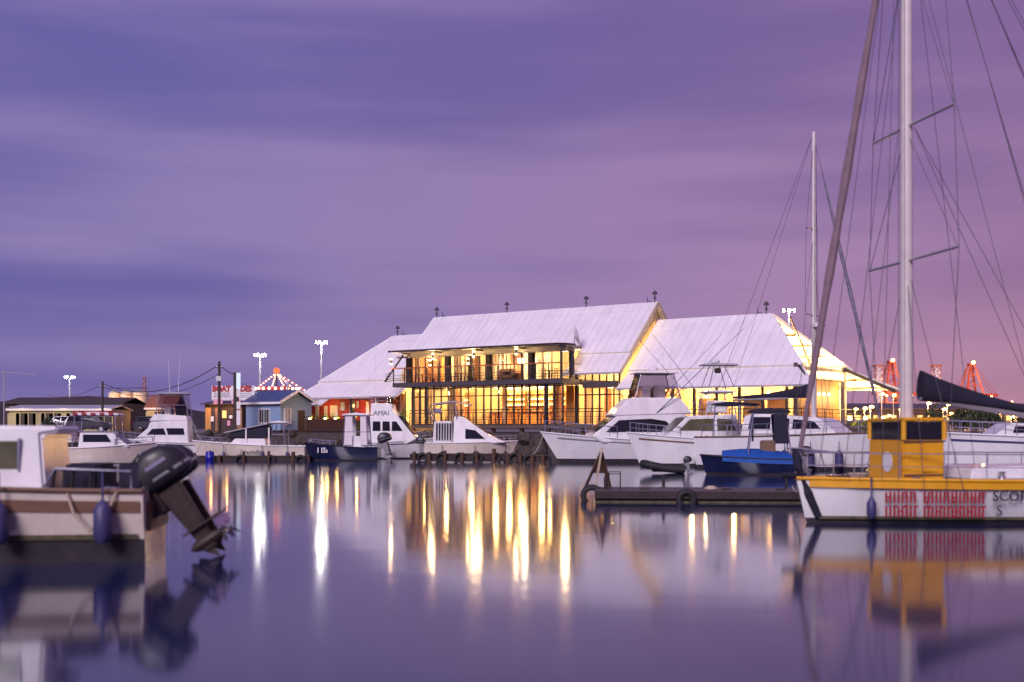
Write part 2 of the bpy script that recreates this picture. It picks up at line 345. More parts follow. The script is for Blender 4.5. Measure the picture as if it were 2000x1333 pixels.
def lettering(text, size, m, parent, loc, rot, name='lettering', bold=0.0, xs=1.0, shear=0.0, align='CENTER'):
    cu = bpy.data.curves.new('txt', 'FONT'); cu.body = text; cu.size = size; cu.extrude = 0.006; cu.offset = bold; cu.align_x = align; cu.align_y = 'CENTER'; cu.shear = shear; cu.resolution_u = 3
    tmp = bpy.data.objects.new('txt', cu); col.objects.link(tmp); dg = bpy.context.evaluated_depsgraph_get()
    me = bpy.data.meshes.new_from_object(tmp.evaluated_get(dg)); me.materials.clear(); me.materials.append(MT[m])
    bpy.data.objects.remove(tmp); bpy.data.curves.remove(cu)
    return inst(name, me, parent, loc, rot, (xs, 1, 1))

# ================================================================== SETTING
QZ = 1.85
w_ = MB(); w_.add([(-4000, -300, 0), (4000, -300, 0), (4000, 6000, 0), (-4000, 6000, 0)], [(0, 1, 2, 3)])
tag(w_.build('water', 'water'), kind='structure')
SH = [(-400, 112), (-45, 106), (-15, 105.5), (2, 95.5), (12, 90.5), (22, 84), (34, 80.5), (60, 79.5), (140, 92), (900, 180)]
top = [(x, y + 3.2) for x, y in SH]
g = MB(); P_ = [(x, y, QZ) for x, y in top] + [(4000, 500, QZ), (4000, 6000, QZ), (-4000, 6000, QZ), (-4000, 130, QZ)]
g.add(P_, [tuple(range(len(P_)))]); tag(g.build('ground', 'ground'), kind='structure')
e = MB(); ring = [(x, y - 0.8, -0.6) for x, y in SH] + [(x, y, QZ + 0.0) for x, y in reversed(top)]
nS = len(SH)
ev = [(x, y - 0.8, -0.6) for x, y in SH] + [(x, y + 0.03, QZ - 0.006) for x, y in top]
e.add(ev, [(i, i + 1, nS + i + 1, nS + i) for i in range(nS - 1)])
emb = tag(e.build('embankment', 'rock'), kind='structure')
def rock_mesh(k):
    rnd = random.Random(k); b_ = MB(); b_.ball((0, 0, 0), 1.0, 7, 4)
    b_.v = [tuple(c * (0.72 + 0.5 * rnd.random()) for c in v) for v in b_.v]
    return b_.mesh('rock', 'rock')
rocks = [rock_mesh(k) for k in range(7)]
rr = random.Random(3)
def along(tt):
    segs = [(SH[i], SH[i + 1]) for i in range(1, 7)]; ls = [math.dist(a, b_) for a, b_ in segs]; q = tt * sum(ls)
    for (a, b_), l in zip(segs, ls):
        if q <= l: return a[0] + (b_[0] - a[0]) * q / l, a[1] + (b_[1] - a[1]) * q / l
        q -= l
    return segs[-1][1]
for i in range(280):
    x, y = along(rr.random()); k = rr.random(); s_ = rr.uniform(0.28, 0.75)
    inst('rock', rocks[i % 7], emb, (x + rr.uniform(-.4, .4), y + 3.2 * k - 0.4, max(0.0, 0.05 + (QZ - 0.1) * k)), (rr.random() * 6, rr.random() * 6, rr.random() * 6), (s_ * 1.2, s_, s_ * 0.7))
# low hills far behind the harbour
hb = MB(); pts = []
for i in range(81):
    x = -2600 + i * 65; hgt = 26 + 16 * math.sin(i * 0.31) + 9 * math.sin(i * 0.9 + 1) + (18 if i < 36 else 0)
    pts.append((x, 2300 + 60 * math.sin(i * .2), hgt))
hv = [(x, y, 0) for x, y, z in pts] + pts + [(x, y + 500, 0) for x, y, z in pts]; n_ = len(pts)
hb.add(hv, [(i, i + 1, n_ + i + 1, n_ + i) for i in range(n_ - 1)] + [(n_ + i, n_ + i + 1, 2 * n_ + i + 1, 2 * n_ + i) for i in range(n_ - 1)])
tag(hb.build('hills', 'hill', smooth=True), kind='structure')

# ================================================================== RESTAURANT
BO = Vector((0, 107, 0)); BA = -math.atan2(2400, 3270)
bld = thing('waterfront_restaurant', 'two storey waterfront restaurant with pale metal roofs and glowing glass front', 'restaurant', BO, BA)
def W(u, v, z=0.0):
    c, s = math.cos(BA), math.sin(BA); return (BO.x + u * c - v * s, BO.y + u * s + v * c, z)
def slab(poly, th, name, m, parent=bld):
    a = [Vector(p_) for p_ in poly]; nn = Vector((0, 0, 0))
    for i in range(len(a)): nn += a[i].cross(a[(i + 1) % len(a)])
    nn.normalize()
    if nn.z > 0: nn = -nn
    b_ = MB(); n = len(a); lo = [p_ + nn * th for p_ in a]
    b_.add(a, [tuple(range(n))]); b_.cur = 1
    b_.add(a + lo, [tuple(range(n, 2 * n))[::-1]] + [(i, (i + 1) % n, n + (i + 1) % n, n + i) for i in range(n)])
    return b_.build(name, m, parent)
RM = ['roof', 'cream_soffit']
# main roof
mr = slab([(-13.9, 6, 13.05), (11.1, 6, 13.05), (11.1, 1.4, 8.6), (5.9, 1.4, 8.6), (5.9, 2.2, 9.37), (-13.9, 2.2, 9.37)], 0.16, 'main_roof', RM)
slab([(5.9, 1.5, 8.50), (11.1, 1.5, 8.50), (11.15, -0.4, 6.85), (5.45, -0.4, 6.85)], 0.12, 'eave_roof', RM)
slab([(-13.9, 6.02, 13.05), (11.1, 6.02, 13.05), (11.1, 12.4, 6.85), (-13.9, 12.4, 6.85)], 0.16, 'main_roof', RM)
# wings
slab([(11.12, 6, 11.5), (21.6, 6, 11.5), (26.3, 1, 7.05), (11.12, 1, 7.05)], 0.14, 'wing_roof', RM)
slab([(11.18, 1.12, 6.95), (26.25, 1.12, 6.95), (28.0, -1, 5.5), (11.18, -1, 5.5)], 0.12, 'eave_roof', RM)
slab([(11.12, 6.02, 11.5), (21.6, 6.02, 11.5), (26.3, 11, 7.05), (11.12, 11, 7.05)], 0.14, 'wing_roof', RM)
slab([(11.18, 10.88, 6.95), (26.25, 10.88, 6.95), (29.6, 13, 5.45), (11.18, 13, 5.45)], 0.12, 'eave_roof', RM)
slab([(-13.95, 6, 11.5), (-19.2, 6, 11.5), (-24.6, 1, 6.9), (-13.95, 1, 6.9)], 0.14, 'wing_roof', RM)
slab([(-11.9, 1.12, 6.8), (-24.5, 1.12, 6.8), (-26.0, -1, 5.25), (-12.5, -1, 5.25)], 0.12, 'eave_roof', RM)
slab([(-13.95, 6.02, 11.5), (-19.2, 6.02, 11.5), (-26.2, 13, 5.25), (-13.95, 13, 5.25)], 0.14, 'wing_roof', RM)
slab([(-21.2, -0.95, 5.12), (-26.3, -0.95, 5.12), (-27.6, -2.3, 4.5), (-21.0, -2.3, 4.5)], 0.09, 'lean_to_roof', RM)
for (u0, u1, z) in ((-13.9, 11.1, 13.05), (11.2, 21.5, 11.5), (-19.1, -14.0, 11.5)):
    cp = MB(); k = 0.967 if z > 12 else 0.89
    for sg in (-1, 1): cp.panel([(u0, 6, z + .03), (u1, 6, z + .03), (u1, 6 + sg * 0.75, z + .03 - 0.75 * k), (u0, 6 + sg * 0.75, z + .03 - 0.75 * k)], 0.02)
    cp.build('ridge_cap', 'roof', bld)
# barge boards: pale edge strips along the open verges
bb = MB(); bb.beam((11.16, 6.0, 12.98), (11.16, 1.35, 8.48), 0.08, 0.34); bb.beam((11.2, 1.4, 8.42), (11.2, -0.4, 6.78), 0.08, 0.28); bb.build('barge_board', 'cream_wall', bld)
bb = MB(); bb.beam((11.16, 6.0, 12.98), (11.16, 12.4, 6.8), 0.08, 0.34); bb.build('barge_board', 'cream_wall', bld)
bb = MB(); bb.beam((21.65, 6, 11.42), (26.35, 1, 6.97), 0.07, 0.2); bb.beam((26.3, 1.1, 6.88), (28.03, -1, 5.43), 0.07, 0.18); bb.build('barge_board', 'white_paint', bld)
bb = MB(); bb.beam((21.65, 6, 11.42), (26.35, 11, 6.97), 0.07, 0.2); bb.beam((26.3, 10.9, 6.88), (29.65, 13, 5.38), 0.07, 0.18); bb.build('barge_board', 'cream_soffit', bld)
bb = MB(); bb.beam((-19.25, 6, 11.42), (-24.65, 1, 6.82), 0.07, 0.2); bb.beam((-24.6, 1.1, 6.72), (-26.05, -1, 5.18), 0.07, 0.18); bb.build('barge_board', 'white_paint', bld)
for p0, p1 in (((5.4, -.48, 6.76), (11.2, -.48, 6.76)), ((11.15, -1.08, 5.4), (28.0, -1.08, 5.4)), ((-26.0, -1.08, 5.15), (-12.5, -1.08, 5.15)), ((-27.6, -2.38, 4.42), (-21.0, -2.38, 4.42))):
    MB().beam(p0, p1, .12, .12).build('gutter', 'galv', bld)
for u, v, z in ((11.3, -1.0, 5.35), (-13.0, -.9, 5.1), (-25.6, -.9, 5.1)): MB().tube([(u, v, z), (u, v + .9, z - .5), (u, v + 1.4, 2.6)], .05, 6).build('downpipe', 'galv', bld)
# ridge finials (small ventilators on stems)
fin = MB(); fin.tube([(0, 0, -0.1), (0, 0, 0.7)], 0.05, 6); fin.lathe([(.05, .3), (.13, .34), (.13, .42), (.05, .46)], n=8); fin.lathe([(.06, .66), (.24, .7), (.22, .8), (.1, .95), (.02, 1.0)], n=10)
fin_me = fin.mesh('ridge_ventilator', 'steel_grey', smooth=True)
for u, z in ((-13.5, 13.05), (-5.0, 13.05), (3.8, 13.05), (10.8, 13.05), (21.1, 11.5), (-18.6, 11.5)):
    inst('ridge_ventilator', fin_me, bld, (u, 6, z + 0.02))
    if u in (-13.5, 10.8, 21.1, -18.6):
        q = MB(); q.tube([(0, 0, 0), (0, 0, 0.55)], 0.025, 5); q.tube([(0, 0, 0.2), (0.4, 0, 0.05)], 0.03, 5); o = q.build('lightning_rod', 'steel_dark', bld); o.location = (u - 0.75 if u > 0 else u + .7, 6, z)
# walls
def wall(poly, vec, name, m): return MB().prism(poly, vec).build(name, m, bld)
wall([(10.55, 0.4, 2.6), (10.55, 11.6, 2.6), (10.55, 11.6, 7.2), (10.55, 6, 12.62), (10.55, 1.6, 8.35), (10.55, 0.4, 7.2)], (0.2, 0, 0), 'gable_wall', 'cream_wall')
wall([(-13.6, 0.8, 2.0), (-13.6, 11.6, 2.0), (-13.6, 11.6, 7.2), (-13.6, 6, 12.62), (-13.6, 2.6, 9.4), (-13.6, 0.8, 7.4)], (0.2, 0, 0), 'gable_wall', 'cream_wall')
MB().span((-13.4, 11.3, 2.6), (10.5, 11.5, 7.3)).build('rear_wall', 'cream_wall', bld)
MB().span((10.8, 12.0, 2.6), (25.4, 12.2, 5.5)).build('rear_wall', 'cream_wall', bld)
MB().tube([(10.98, 5.85, 12.55), (10.98, 1.5, 8.34)], 0.035, 6).build('verge_light_strip', 'strip_glow', bld)
MB().tube([(10.98, 1.35, 8.15), (10.98, 0.0, 6.95)], 0.035, 6).build('verge_light_strip', 'strip_glow', bld)
for v0, z0 in ((5.1, 11.75), (4.2, 10.9), (3.3, 10.0), (2.4, 9.15)): MB().box((10.9, v0, z0), (.26, .12, .1)).build('strip_clip', 'steel_dark', bld)
# decks and slabs
MB().span((-13.0, -3.1, 2.25), (11.4, 11.2, 2.55)).build('terrace_deck', 'deck_wood', bld)
MB().span((11.45, -1.9, 2.25), (27.5, 12.0, 2.55)).build('terrace_deck', 'deck_wood', bld)
MB().span((-13.0, -3.2, 2.0), (27.5, -3.12 + .0, 2.22)).build('deck_fascia', 'steel_dark', bld) if False else None
MB().span((-11.3, -2.9, 5.95), (7.2, 5.0, 6.35)).build('balcony_slab', 'steel_grey', bld)
MB().span((7.25, 0.1, 5.62), (10.5, 5.0, 6.17)).build('floor_band', 'steel_grey', bld)
pil = MB().span((-.15, -.15, 0), (.15, .15, 2.25)).mesh('deck_pile', 'jetty_wood')
for u in range(-12, 28, 3): inst('deck_pile', pil, bld, (u, -2.7 if u < 11 else -1.6, 0.0))
# balcony canopy: thin dark sheet with white soffit beam
slab([(-11.5, -3.0, 9.22), (6.9, -3.0, 9.2), (7.3, -2.2, 9.2), (7.2, -1.0, 9.21), (5.88, 1.6, 9.3), (5.88, 2.1, 9.3), (-11.5, 2.1, 9.3)], 0.09, 'canopy_roof', ['steel_dark', 'cream_soffit'])
cf = MB(); cf.beam((-11.7, -3.05, 9.2), (6.95, -3.05, 9.18), 0.09, 0.16); cf.beam((6.95, -3.05, 9.18), (7.36, -2.2, 9.18), 0.09, 0.16); cf.beam((7.36, -2.2, 9.18), (7.25, -1.0, 9.18), 0.09, 0.16); cf.build('canopy_edge', 'steel_dark', bld)
MB().beam((-11.0, -1.3, 8.95), (6.6, -1.3, 8.95), 0.2, 0.34).build('canopy_beam', 'cream_soffit', bld)
MB().beam((-11.9, -1.6, 8.72), (-10.6, -1.6, 8.72), 0.12, 0.12).build('canopy_bracket', 'steel_dark', bld)
for u in (-10.6, -6.76, -2.12, 2.45, 6.6): MB().span((u - .04, -2.45, 8.98), (u + .04, -1.42, 9.1)).build('canopy_bracket', 'steel_dark', bld)
# upper columns and glazing
for u in (-11.38, -6.76, -2.12, 2.45, 6.6): MB().span((u - (.2 if u < 6 else .1), -0.75, 6.35), (u + (.2 if u < 6 else .1), -0.3, 8.71)).build('column', 'steel_dark', bld)
MB().span((-11.38, -0.6, 8.72), (6.8, -0.35, 9.1)).build('lintel', 'cream_soffit', bld)
MB().tube([(-10.9, -1.9, 8.9), (-12.5, -2.6, 6.5)], 0.09, 6).build('diagonal_brace', 'steel_dark', bld)
MB().tube([(6.95, -2.6, 6.35), (6.95, -2.6, 9.1)], 0.09, 8).build('corner_post', 'steel_dark', bld)
pane_u = MB().span((-.5, -.012, 0), (.5, .012, 1)).mesh('pane', 'pane_glass')
frm = bpy.data.objects.new('upper_glazing', None); col.objects.link(frm); frm.parent = bld
def mull(u, v, z0, z1, w=0.09, d=0.09, par=frm, m='steel_dark'): return MB().span((u - w / 2, v - d / 2, z0), (u + w / 2, v + d / 2, z1)).build('mullion', m, par)
for a, b_ in ((-11.1, -7.04), (-6.48, -2.4), (-1.84, 2.17), (2.73, 6.32)):
    n = 5 if b_ - a > 3.8 else 4
    for i in range(n + 1): mull(a + (b_ - a) * i / n, -0.45, 6.35, 8.72)
    for i in range(n): inst('pane', pane_u, frm, (a + (b_ - a) * (i + .5) / n, -0.45, 6.36), sc=((b_ - a) / n - .08, 1, 2.34))
# upper railing
rl = bpy.data.objects.new('balcony_railing', None); col.objects.link(rl); rl.parent = bld
MB().beam((-11.6, -2.75, 7.66), (6.9, -2.75, 7.64), 0.16, 0.10).build('handrail', 'handrail_wood', rl)
for z in (6.55, 6.78, 7.0): MB().tube([(-11.3, -2.75, z), (7.1, -2.75, z)], 0.02, 5).build('rail_bar', 'steel_dark', rl)
for i in range(15):
    u = -11.3 + 18.4 * i / 14; MB().span((u - .035, -2.79, 6.35), (u + .035, -2.71, 7.62)).build('rail_post', 'steel_dark', rl)
sr = MB()
for z in (6.55, 6.78, 7.0, 7.62): sr.tube([(7.1, -2.75, z), (7.1, 0.1, z)], 0.025, 5)
sr.build('return_rail', 'steel_dark', rl)
for k in range(5): MB().tube([(-11.3, -2.7 + k * .0, 6.6 + k * .22), (-12.6, -2.4, 6.5 + k * .16)], 0.03, 5).build('rail_bar', 'steel_dark', rl)
# upper interior
MB().span((-11.3, 4.6, 6.35), (10.5, 4.75, 9.0)).build('inner_wall', 'cream_wall', bld)
MB().span((-11.35, -0.2, 6.35), (-11.2, 4.6, 9.0)).build('inner_wall', 'wood_wall', bld)
MB().span((-11.2, 2.4, 6.36), (-9.4, 2.55, 8.9)).build('inner_wall', 'wood_orange', bld); MB().span((-9.4, 2.4, 6.36), (-6.9, 2.55, 8.9)).build('inner_wall', 'cream_wall', bld)
MB().span((-6.8, 3.0, 6.36), (-6.65, 4.6, 9.0)).build('inner_wall', 'wood_wall', bld)
MB().span((-2.2, 1.6, 6.36), (-2.05, 4.6, 9.0)).build('inner_wall', 'wood_wall', bld)
MB().span((2.4, 1.4, 6.36), (2.55, 4.6, 9.0)).build('inner_wall', 'cream_wall', bld)
MB().span((-13.3, -0.2, 9.02), (5.8, 2.3, 9.12)).build('inner_ceiling', 'cream_soffit', bld); MB().span((-13.3, 2.32, 9.02), (10.5, 4.75, 9.12)).build('inner_ceiling', 'cream_soffit', bld)
def curtain(u0, u1, v, z0, z1, m='curtain'):
    b_ = MB(); n = max(6, int((u1 - u0) / 0.06)); vs_ = []
    for i in range(n + 1): vs_ += [(u0 + (u1 - u0) * i / n, v + 0.06 * math.sin(i * 1.9), z0), (u0 + (u1 - u0) * i / n, v + 0.06 * math.sin(i * 1.9), z1)]
    b_.add(vs_, [(2 * i, 2 * i + 2, 2 * i + 3, 2 * i + 1) for i in range(n)]); return b_.build('curtain', m, bld, smooth=True)
for a, b_, m in ((-11.0, -10.2, 'curtain'), (-7.5, -7.05, 'curtain'), (-9.0, -7.8, 'curtain_brown'), (-6.4, -5.5, 'curtain'), (-3.3, -2.45, 'curtain'), (-1.8, -1.0, 'curtain'), (1.6, 2.15, 'curtain'), (2.75, 3.7, 'curtain')): curtain(a, b_, -0.18, 6.4, 8.75, m)
pic = MB().span((-5.4, 4.5, 7.3), (-3.6, 4.58, 8.5)).build('wall_picture', 'poster_ink', bld)
for u in (-9.2, -4.4): light('room_light', (u, 1.0, 8.5), 692, WARM, bld, 0.25)
light('room_light', (4.6, 1.4, 8.5), 819, WARM, bld, 0.25); light('room_light', (8.8, 3.2, 7.6), 819, WARM, bld, 0.25)
for u in (-0.9, 0.1, 1.1):
    ch = MB(); ch.tube([(u, 2.6, 9.0), (u, 2.6, 8.5)], .02, 5); ch.build('pendant_stem', 'steel_dark', bld)
    cl = MB(); cl.lathe([(.12, 8.05), (.32, 8.1), (.32, 8.45), (.12, 8.5)], (u, 2.6, 0), 12); cl.build('pendant_shade', 'lamp_panel', bld, smooth=True)
light('room_light', (0.1, 2.2, 8.0), 2989, (1.0, 0.80, 0.50), bld, 0.5)
# lower screen of steel mullions (lines on v = -2.5)
ls = bpy.data.objects.new('lower_glazing', None); col.objects.link(ls); ls.parent = bld
mu = [-9.15, -8.33, -7.56, -6.73, -5.9, -5.09, -4.39, -3.65, -2.85, -2.01, -1.17, -0.39, 0.43, 1.24, 2.05, 2.88, 3.67, 4.48, 5.36, 6.18, 7.05]
for i, u in enumerate(mu):
    big = i in (0, 2, 18); mull(u, -2.5, 2.55, 5.95, 0.26 if big else 0.12, 0.2 if big else 0.12, ls)
for a, b_ in zip(mu, mu[1:]):
    for z0, z1 in ((2.62, 5.0), (5.1, 5.7)): inst('pane', pane_u, ls, ((a + b_) / 2, -2.5, z0), sc=(b_ - a - .12, 1, z1 - z0))
for z, hh in ((5.05, 0.09), (5.77, 0.12), (2.58, 0.1)): MB().span((-9.2, -2.58, z - hh / 2), (7.1, -2.42, z + hh / 2)).build('transom', 'steel_dark', ls)
# right hand bay set back
for u in (6.55, 7.4, 8.1, 8.8, 9.5, 10.2, 10.75): mull(u, 0.3, 2.55, 6.9, 0.34 if u == 6.55 else 0.1, 0.2 if u == 6.55 else .1, ls)
for a, b_ in zip((6.7, 7.4, 8.1, 8.8, 9.5, 10.2), (7.4, 8.1, 8.8, 9.5, 10.2, 10.75)):
    for z0, z1 in ((2.62, 5.0), (5.1, 5.6), (6.2, 6.9)): inst('pane', pane_u, ls, ((a + b_) / 2, 0.3, z0), sc=(b_ - a - .1, 1, z1 - z0))
MB().span((6.7, 0.24, 5.0), (10.8, 0.36, 5.1)).build('transom', 'steel_dark', ls)
for a, b_, m in ((6.9, 7.9, 'curtain'), (8.2, 8.8, 'curtain'), (9.0, 9.7, 'curtain_brown')): curtain(a, b_, 0.7, 2.6, 5.6, m)
# terrace railing in front of the lower screen
r2 = bpy.data.objects.new('terrace_railing', None); col.objects.link(r2); r2.parent = bld
for z, rr_ in ((3.83, .04), (3.59, .035), (3.2, .018), (2.98, .018), (2.76, .018)): MB().tube([(-9.2, -2.95, z), (11.2, -2.95, z)], rr_, 5).build('rail_bar', 'steel_dark', r2)
for i in range(18):
    u = -9.2 + 20.4 * i / 17; b_ = MB(); b_.tube([(u, -2.95, 2.55), (u, -2.95, 3.5), (u + .14, -2.95, 3.83)], 0.035, 5); b_.build('rail_post', 'steel_dark', r2)
# lower interior: bar, shelves of bottles, panels
MB().span((-12.9, 4.6, 2.55), (10.5, 4.75, 5.9)).build('inner_wall', 'cream_wall', bld)
MB().span((-9.3, -2.3, 5.86), (6.9, 4.6, 5.94)).build('inner_ceiling', 'cream_soffit', bld)
MB().span((-9.2, -2.35, 2.551), (10.5, 4.6, 2.57)).build('inner_floor', 'floor_wood', bld)
for a, b_ in ((-3.9, -1.4), (-0.9, 3.0), (-8.6, -7.7)):
    sh = bpy.data.objects.new('bar_shelf', None); col.objects.link(sh); sh.parent = bld
    MB().span((a, 3.9, 2.56), (b_, 4.0, 5.6)).build('shelf_back', 'wood_orange', sh)
    for k, z in enumerate((3.75, 4.25, 4.75, 5.2)):
        MB().span((a, 3.5, z), (b_, 3.9, z + .05)).build('shelf_board', 'wood_wall', sh)
        if k in (1, 2): MB().span((a + .05, 3.78, z + .06), (b_ - .05, 3.86, z + .2)).build('shelf_light', 'shelf_glow', sh)
    bt = [MB().lathe([(.045, 0), (.045, .2), (.016, .27), (.016, .34)], n=8).mesh('bottle', m, smooth=True) for m in ('bottle_green', 'bottle_amber')]
    for z in (3.8, 4.3, 4.8, 5.25):
        n = int((b_ - a) / .24)
        for i in range(n): inst('bottle', bt[random.random() > .5], sh, (a + .12 + i * .24 + random.uniform(-.04, .04), 3.62, z), sc=(1, 1, random.uniform(.8, 1.1)))
MB().span((-4.0, 1.9, 2.56), (3.2, 2.5, 3.65)).build('bar_counter', 'wood_orange', bld)
MB().span((-4.1, 1.8, 3.65), (3.3, 2.6, 3.72)).build('bar_top', 'wood_wall', bld)
for a, b_, m in ((-7.4, -6.8, 'cream_wall'), (-1.35, -0.95, 'cream_wall'), (3.1, 3.5, 'poster'), (4.0, 4.7, 'wood_orange'), (5.4, 6.2, 'wood_orange')):
    MB().span((a, 0.4, 2.56), (b_, 0.6, 5.85)).build('inner_panel', m, bld)
for a, b_ in ((-6.6, -5.4), (4.75, 5.3)): curtain(a, b_, 0.2, 2.6, 5.8)
for u in (-8.0, -5.2, -2.4, 0.4, 3.2, 5.8): light('room_light', (u, 0.9, 5.45), 723, AMBER, bld, 0.2)
for u in (-2.6, 1.0): light('bar_light', (u, 3.1, 5.5), 803, AMBER, bld, 0.2)
light('room_light', (8.6, 2.2, 5.2), 819, AMBER, bld, 0.2); light('room_light', (8.8, 2.4, 8.0), 289, AMBER, bld, 0.2)
# up and down lights: short cylinders on stems
def updown(u, v, z, en=48):
    b_ = MB(); b_.lathe([(.09, -.16), (.09, .16)], (0, 0, 0), 10); b_.box((0, .12, 0), (.05, .2, .05)); o = b_.build('wall_lamp', 'steel_grey', bld); o.location = (u, v, z)
    for s_ in (-1, 1):
        g_ = MB(); g_.lathe([(.10, 0), (.10, .10)], (0, 0, .17 if s_ > 0 else -.27), 10); q = g_.build('lamp_glow', 'lamp_warm', o)
        light('wall_lamp_light', (0, -.05, .36 * s_), en, WARM, o, 0.07)
for u, v, z in ((-11.42, -2.95, 8.3), (-6.82, -2.6, 8.62), (-2.21, -2.6, 8.66), (2.34, -2.6, 8.72)): updown(u, v, z)
for u in (-8.6, -4.2): updown(u, -0.85, 8.2, 40)
for u in (14.8, 18.6): updown(u, 0.35, 4.95, 60)
# left link bay between the main front and the red wing
for u in (-12.9, -12.1, -11.3, -10.4, -9.7): mull(u, -0.2, 2.55, 5.7, 0.1, 0.1, ls)
for a, b_ in ((-12.9, -12.1), (-12.1, -11.3), (-11.3, -10.4), (-10.4, -9.7)): inst('pane', pane_u, ls, ((a + b_) / 2, -0.2, 2.6), sc=(b_ - a - .1, 1, 3.0))
for a, b_, m in ((-12.8, -12.3, 'curtain_brown'), (-11.2, -10.5, 'curtain')): curtain(a, b_, 0.1, 2.6, 5.5, m)
light('room_light', (-11.3, 1.8, 5.2), 675, AMBER, bld, 0.2)
# right wing front: posts, lit curtains, warm timber panels
for i in range(8):
    u = 11.6 + i * 1.95; MB().span((u - .1, 0.5, 2.55), (u + .1, 0.7, 5.62)).build('post', 'steel_dark', bld)
    if i < 7:
        inst('pane', pane_u, ls, (u + .97, 0.6, 2.6), sc=(1.7, 1, 3.0))
        if i in (0, 1, 2, 4): curtain(u + .15, u + 1.2, 0.95, 2.6, 5.6)
        else: MB().span((u + .2, 0.9, 2.6), (u + 1.8, 1.0, 4.6)).build('timber_panel', 'wood_orange', bld)
MB().span((11.3, 0.52, 5.55), (25.5, 0.68, 5.75)).build('lintel', 'steel_dark', bld)
MB().span((11.0, 4.0, 2.55), (25.3, 4.15, 7.4)).build('inner_wall', 'cream_wall', bld)
for u in (13, 16.5, 20, 23.5): light('room_light', (u, 2.2, 5.2), 917, AMBER, bld, 0.2)
r3 = bpy.data.objects.new('terrace_railing', None); col.objects.link(r3); r3.parent = bld
for z, rr_ in ((3.7, .035), (3.4, .02), (3.1, .02), (2.8, .02)): MB().tube([(11.4, -1.8, z), (27.4, -1.8, z), (27.4, 11.5, z)], rr_, 5).build('rail_bar', 'steel_dark', r3)
for i in range(15): u = 11.4 + 16 * i / 14; MB().tube([(u, -1.8, 2.55), (u, -1.8, 3.7)], .03, 5).build('rail_post', 'steel_dark', r3)
for i in range(10): v = -1.8 + 13.3 * i / 9; MB().tube([(27.4, v, 2.55), (27.4, v, 3.7)], .03, 5).build('rail_post', 'steel_dark', r3)
# open right gable: frame, plank wall, purlins under the far slope
for v in (1.15, 10.6): MB().span((25.6, v - .15, 2.55), (25.9, v + .15, 7.2)).build('gable_post', 'steel_grey', bld)
MB().span((25.55, 1.0, 6.72), (25.75, 10.8, 7.02)).build('gable_beam', 'cream_wall', bld)
MB().span((25.5, 1.3, 6.0), (25.66, 10.4, 6.14)).build('gable_beam', 'tan_trim', bld)
MB().beam((25.95, 10.6, 7.0), (29.3, 12.7, 5.25), 0.16, 0.26).build('eave_strut', 'steel_dark', bld)
MB().beam((25.95, 1.1, 7.0), (27.8, -0.8, 5.35), 0.14, 0.2).build('eave_strut', 'steel_dark', bld)
pw = bpy.data.objects.new('plank_wall', None); col.objects.link(pw); pw.parent = bld
pk = MB().span((25.4, 0, 2.55), (25.48, 0.245, 5.98)).mesh('plank', 'wood_orange')
for i in range(36): inst('plank', pk, pw, (random.uniform(-.006, .006), 1.4 + i * .25, 0))
for k in range(5):
    v = 6.6 + k * 0.95; z = 11.3 - (v - 6) * 0.89 - .12; ue = 21.6 + (v - 6) * 0.94
    MB().beam((11.3, v, z), (ue - .1, v, z), 0.07, 0.14).build('purlin', 'tan_trim', bld)
for v in (11.6, 12.5): MB().beam((11.3, v, 6.6 - (v - 11) * .72), (26.6 + (v - 11) * 1.4, v, 6.6 - (v - 11) * .72), 0.07, 0.12).build('purlin', 'tan_trim', bld)
for k in range(4):
    u = 13.5 + k * 3.2; MB().beam((u, 6.1, 11.15), (u, 11, 6.75), 0.08, 0.16).build('rafter', 'tan_trim', bld)
for (u, v, z, en) in ((22.6, 7.4, 7.6, 2600), (25.0, 9.0, 6.4, 2300), (27.4, 11.2, 4.9, 1300)):
    light('gable_light', (u, v, z), en, (1.0, 0.64, 0.24), bld, 0.25)
for u, v in ((26.3, 4.2), (26.3, 5.2), (26.3, 6.2), (24.3, -0.6)):
    b_ = MB(); b_.ball((0, 0, 0), 0.13, 10, 6); o = b_.build('globe_lamp', 'lamp_orange', bld, smooth=True); o.location = (u, v, 4.9); light('globe_light', (0.25, -0.25, -.1), 45, ORANGE, o, 0.12)
# satellite dish on the roof step
ds = MB(); ds.lathe([(.02, 0), (.35, .05), (.62, .16), (.78, .30), (.76, .31), (.6, .18), (.33, .075)], n=18); ds.tube([(0, 0, .02), (0, 0, .55)], .02, 5)
dsh = thing('satellite_dish', 'white satellite dish turned edge on above the balcony canopy end', 'dish', W(5.9, 0.9, 9.95), BA + R(40))
o = ds.build('dish_bowl', 'white_paint', dsh, smooth=True); o.rotation_euler = (R(75), 0, R(78)); o.location = (0, 0, .1)
MB().tube([(0, 0, -.95), (0, 0, .05)], .05, 6).build('dish_post', 'galv', dsh)
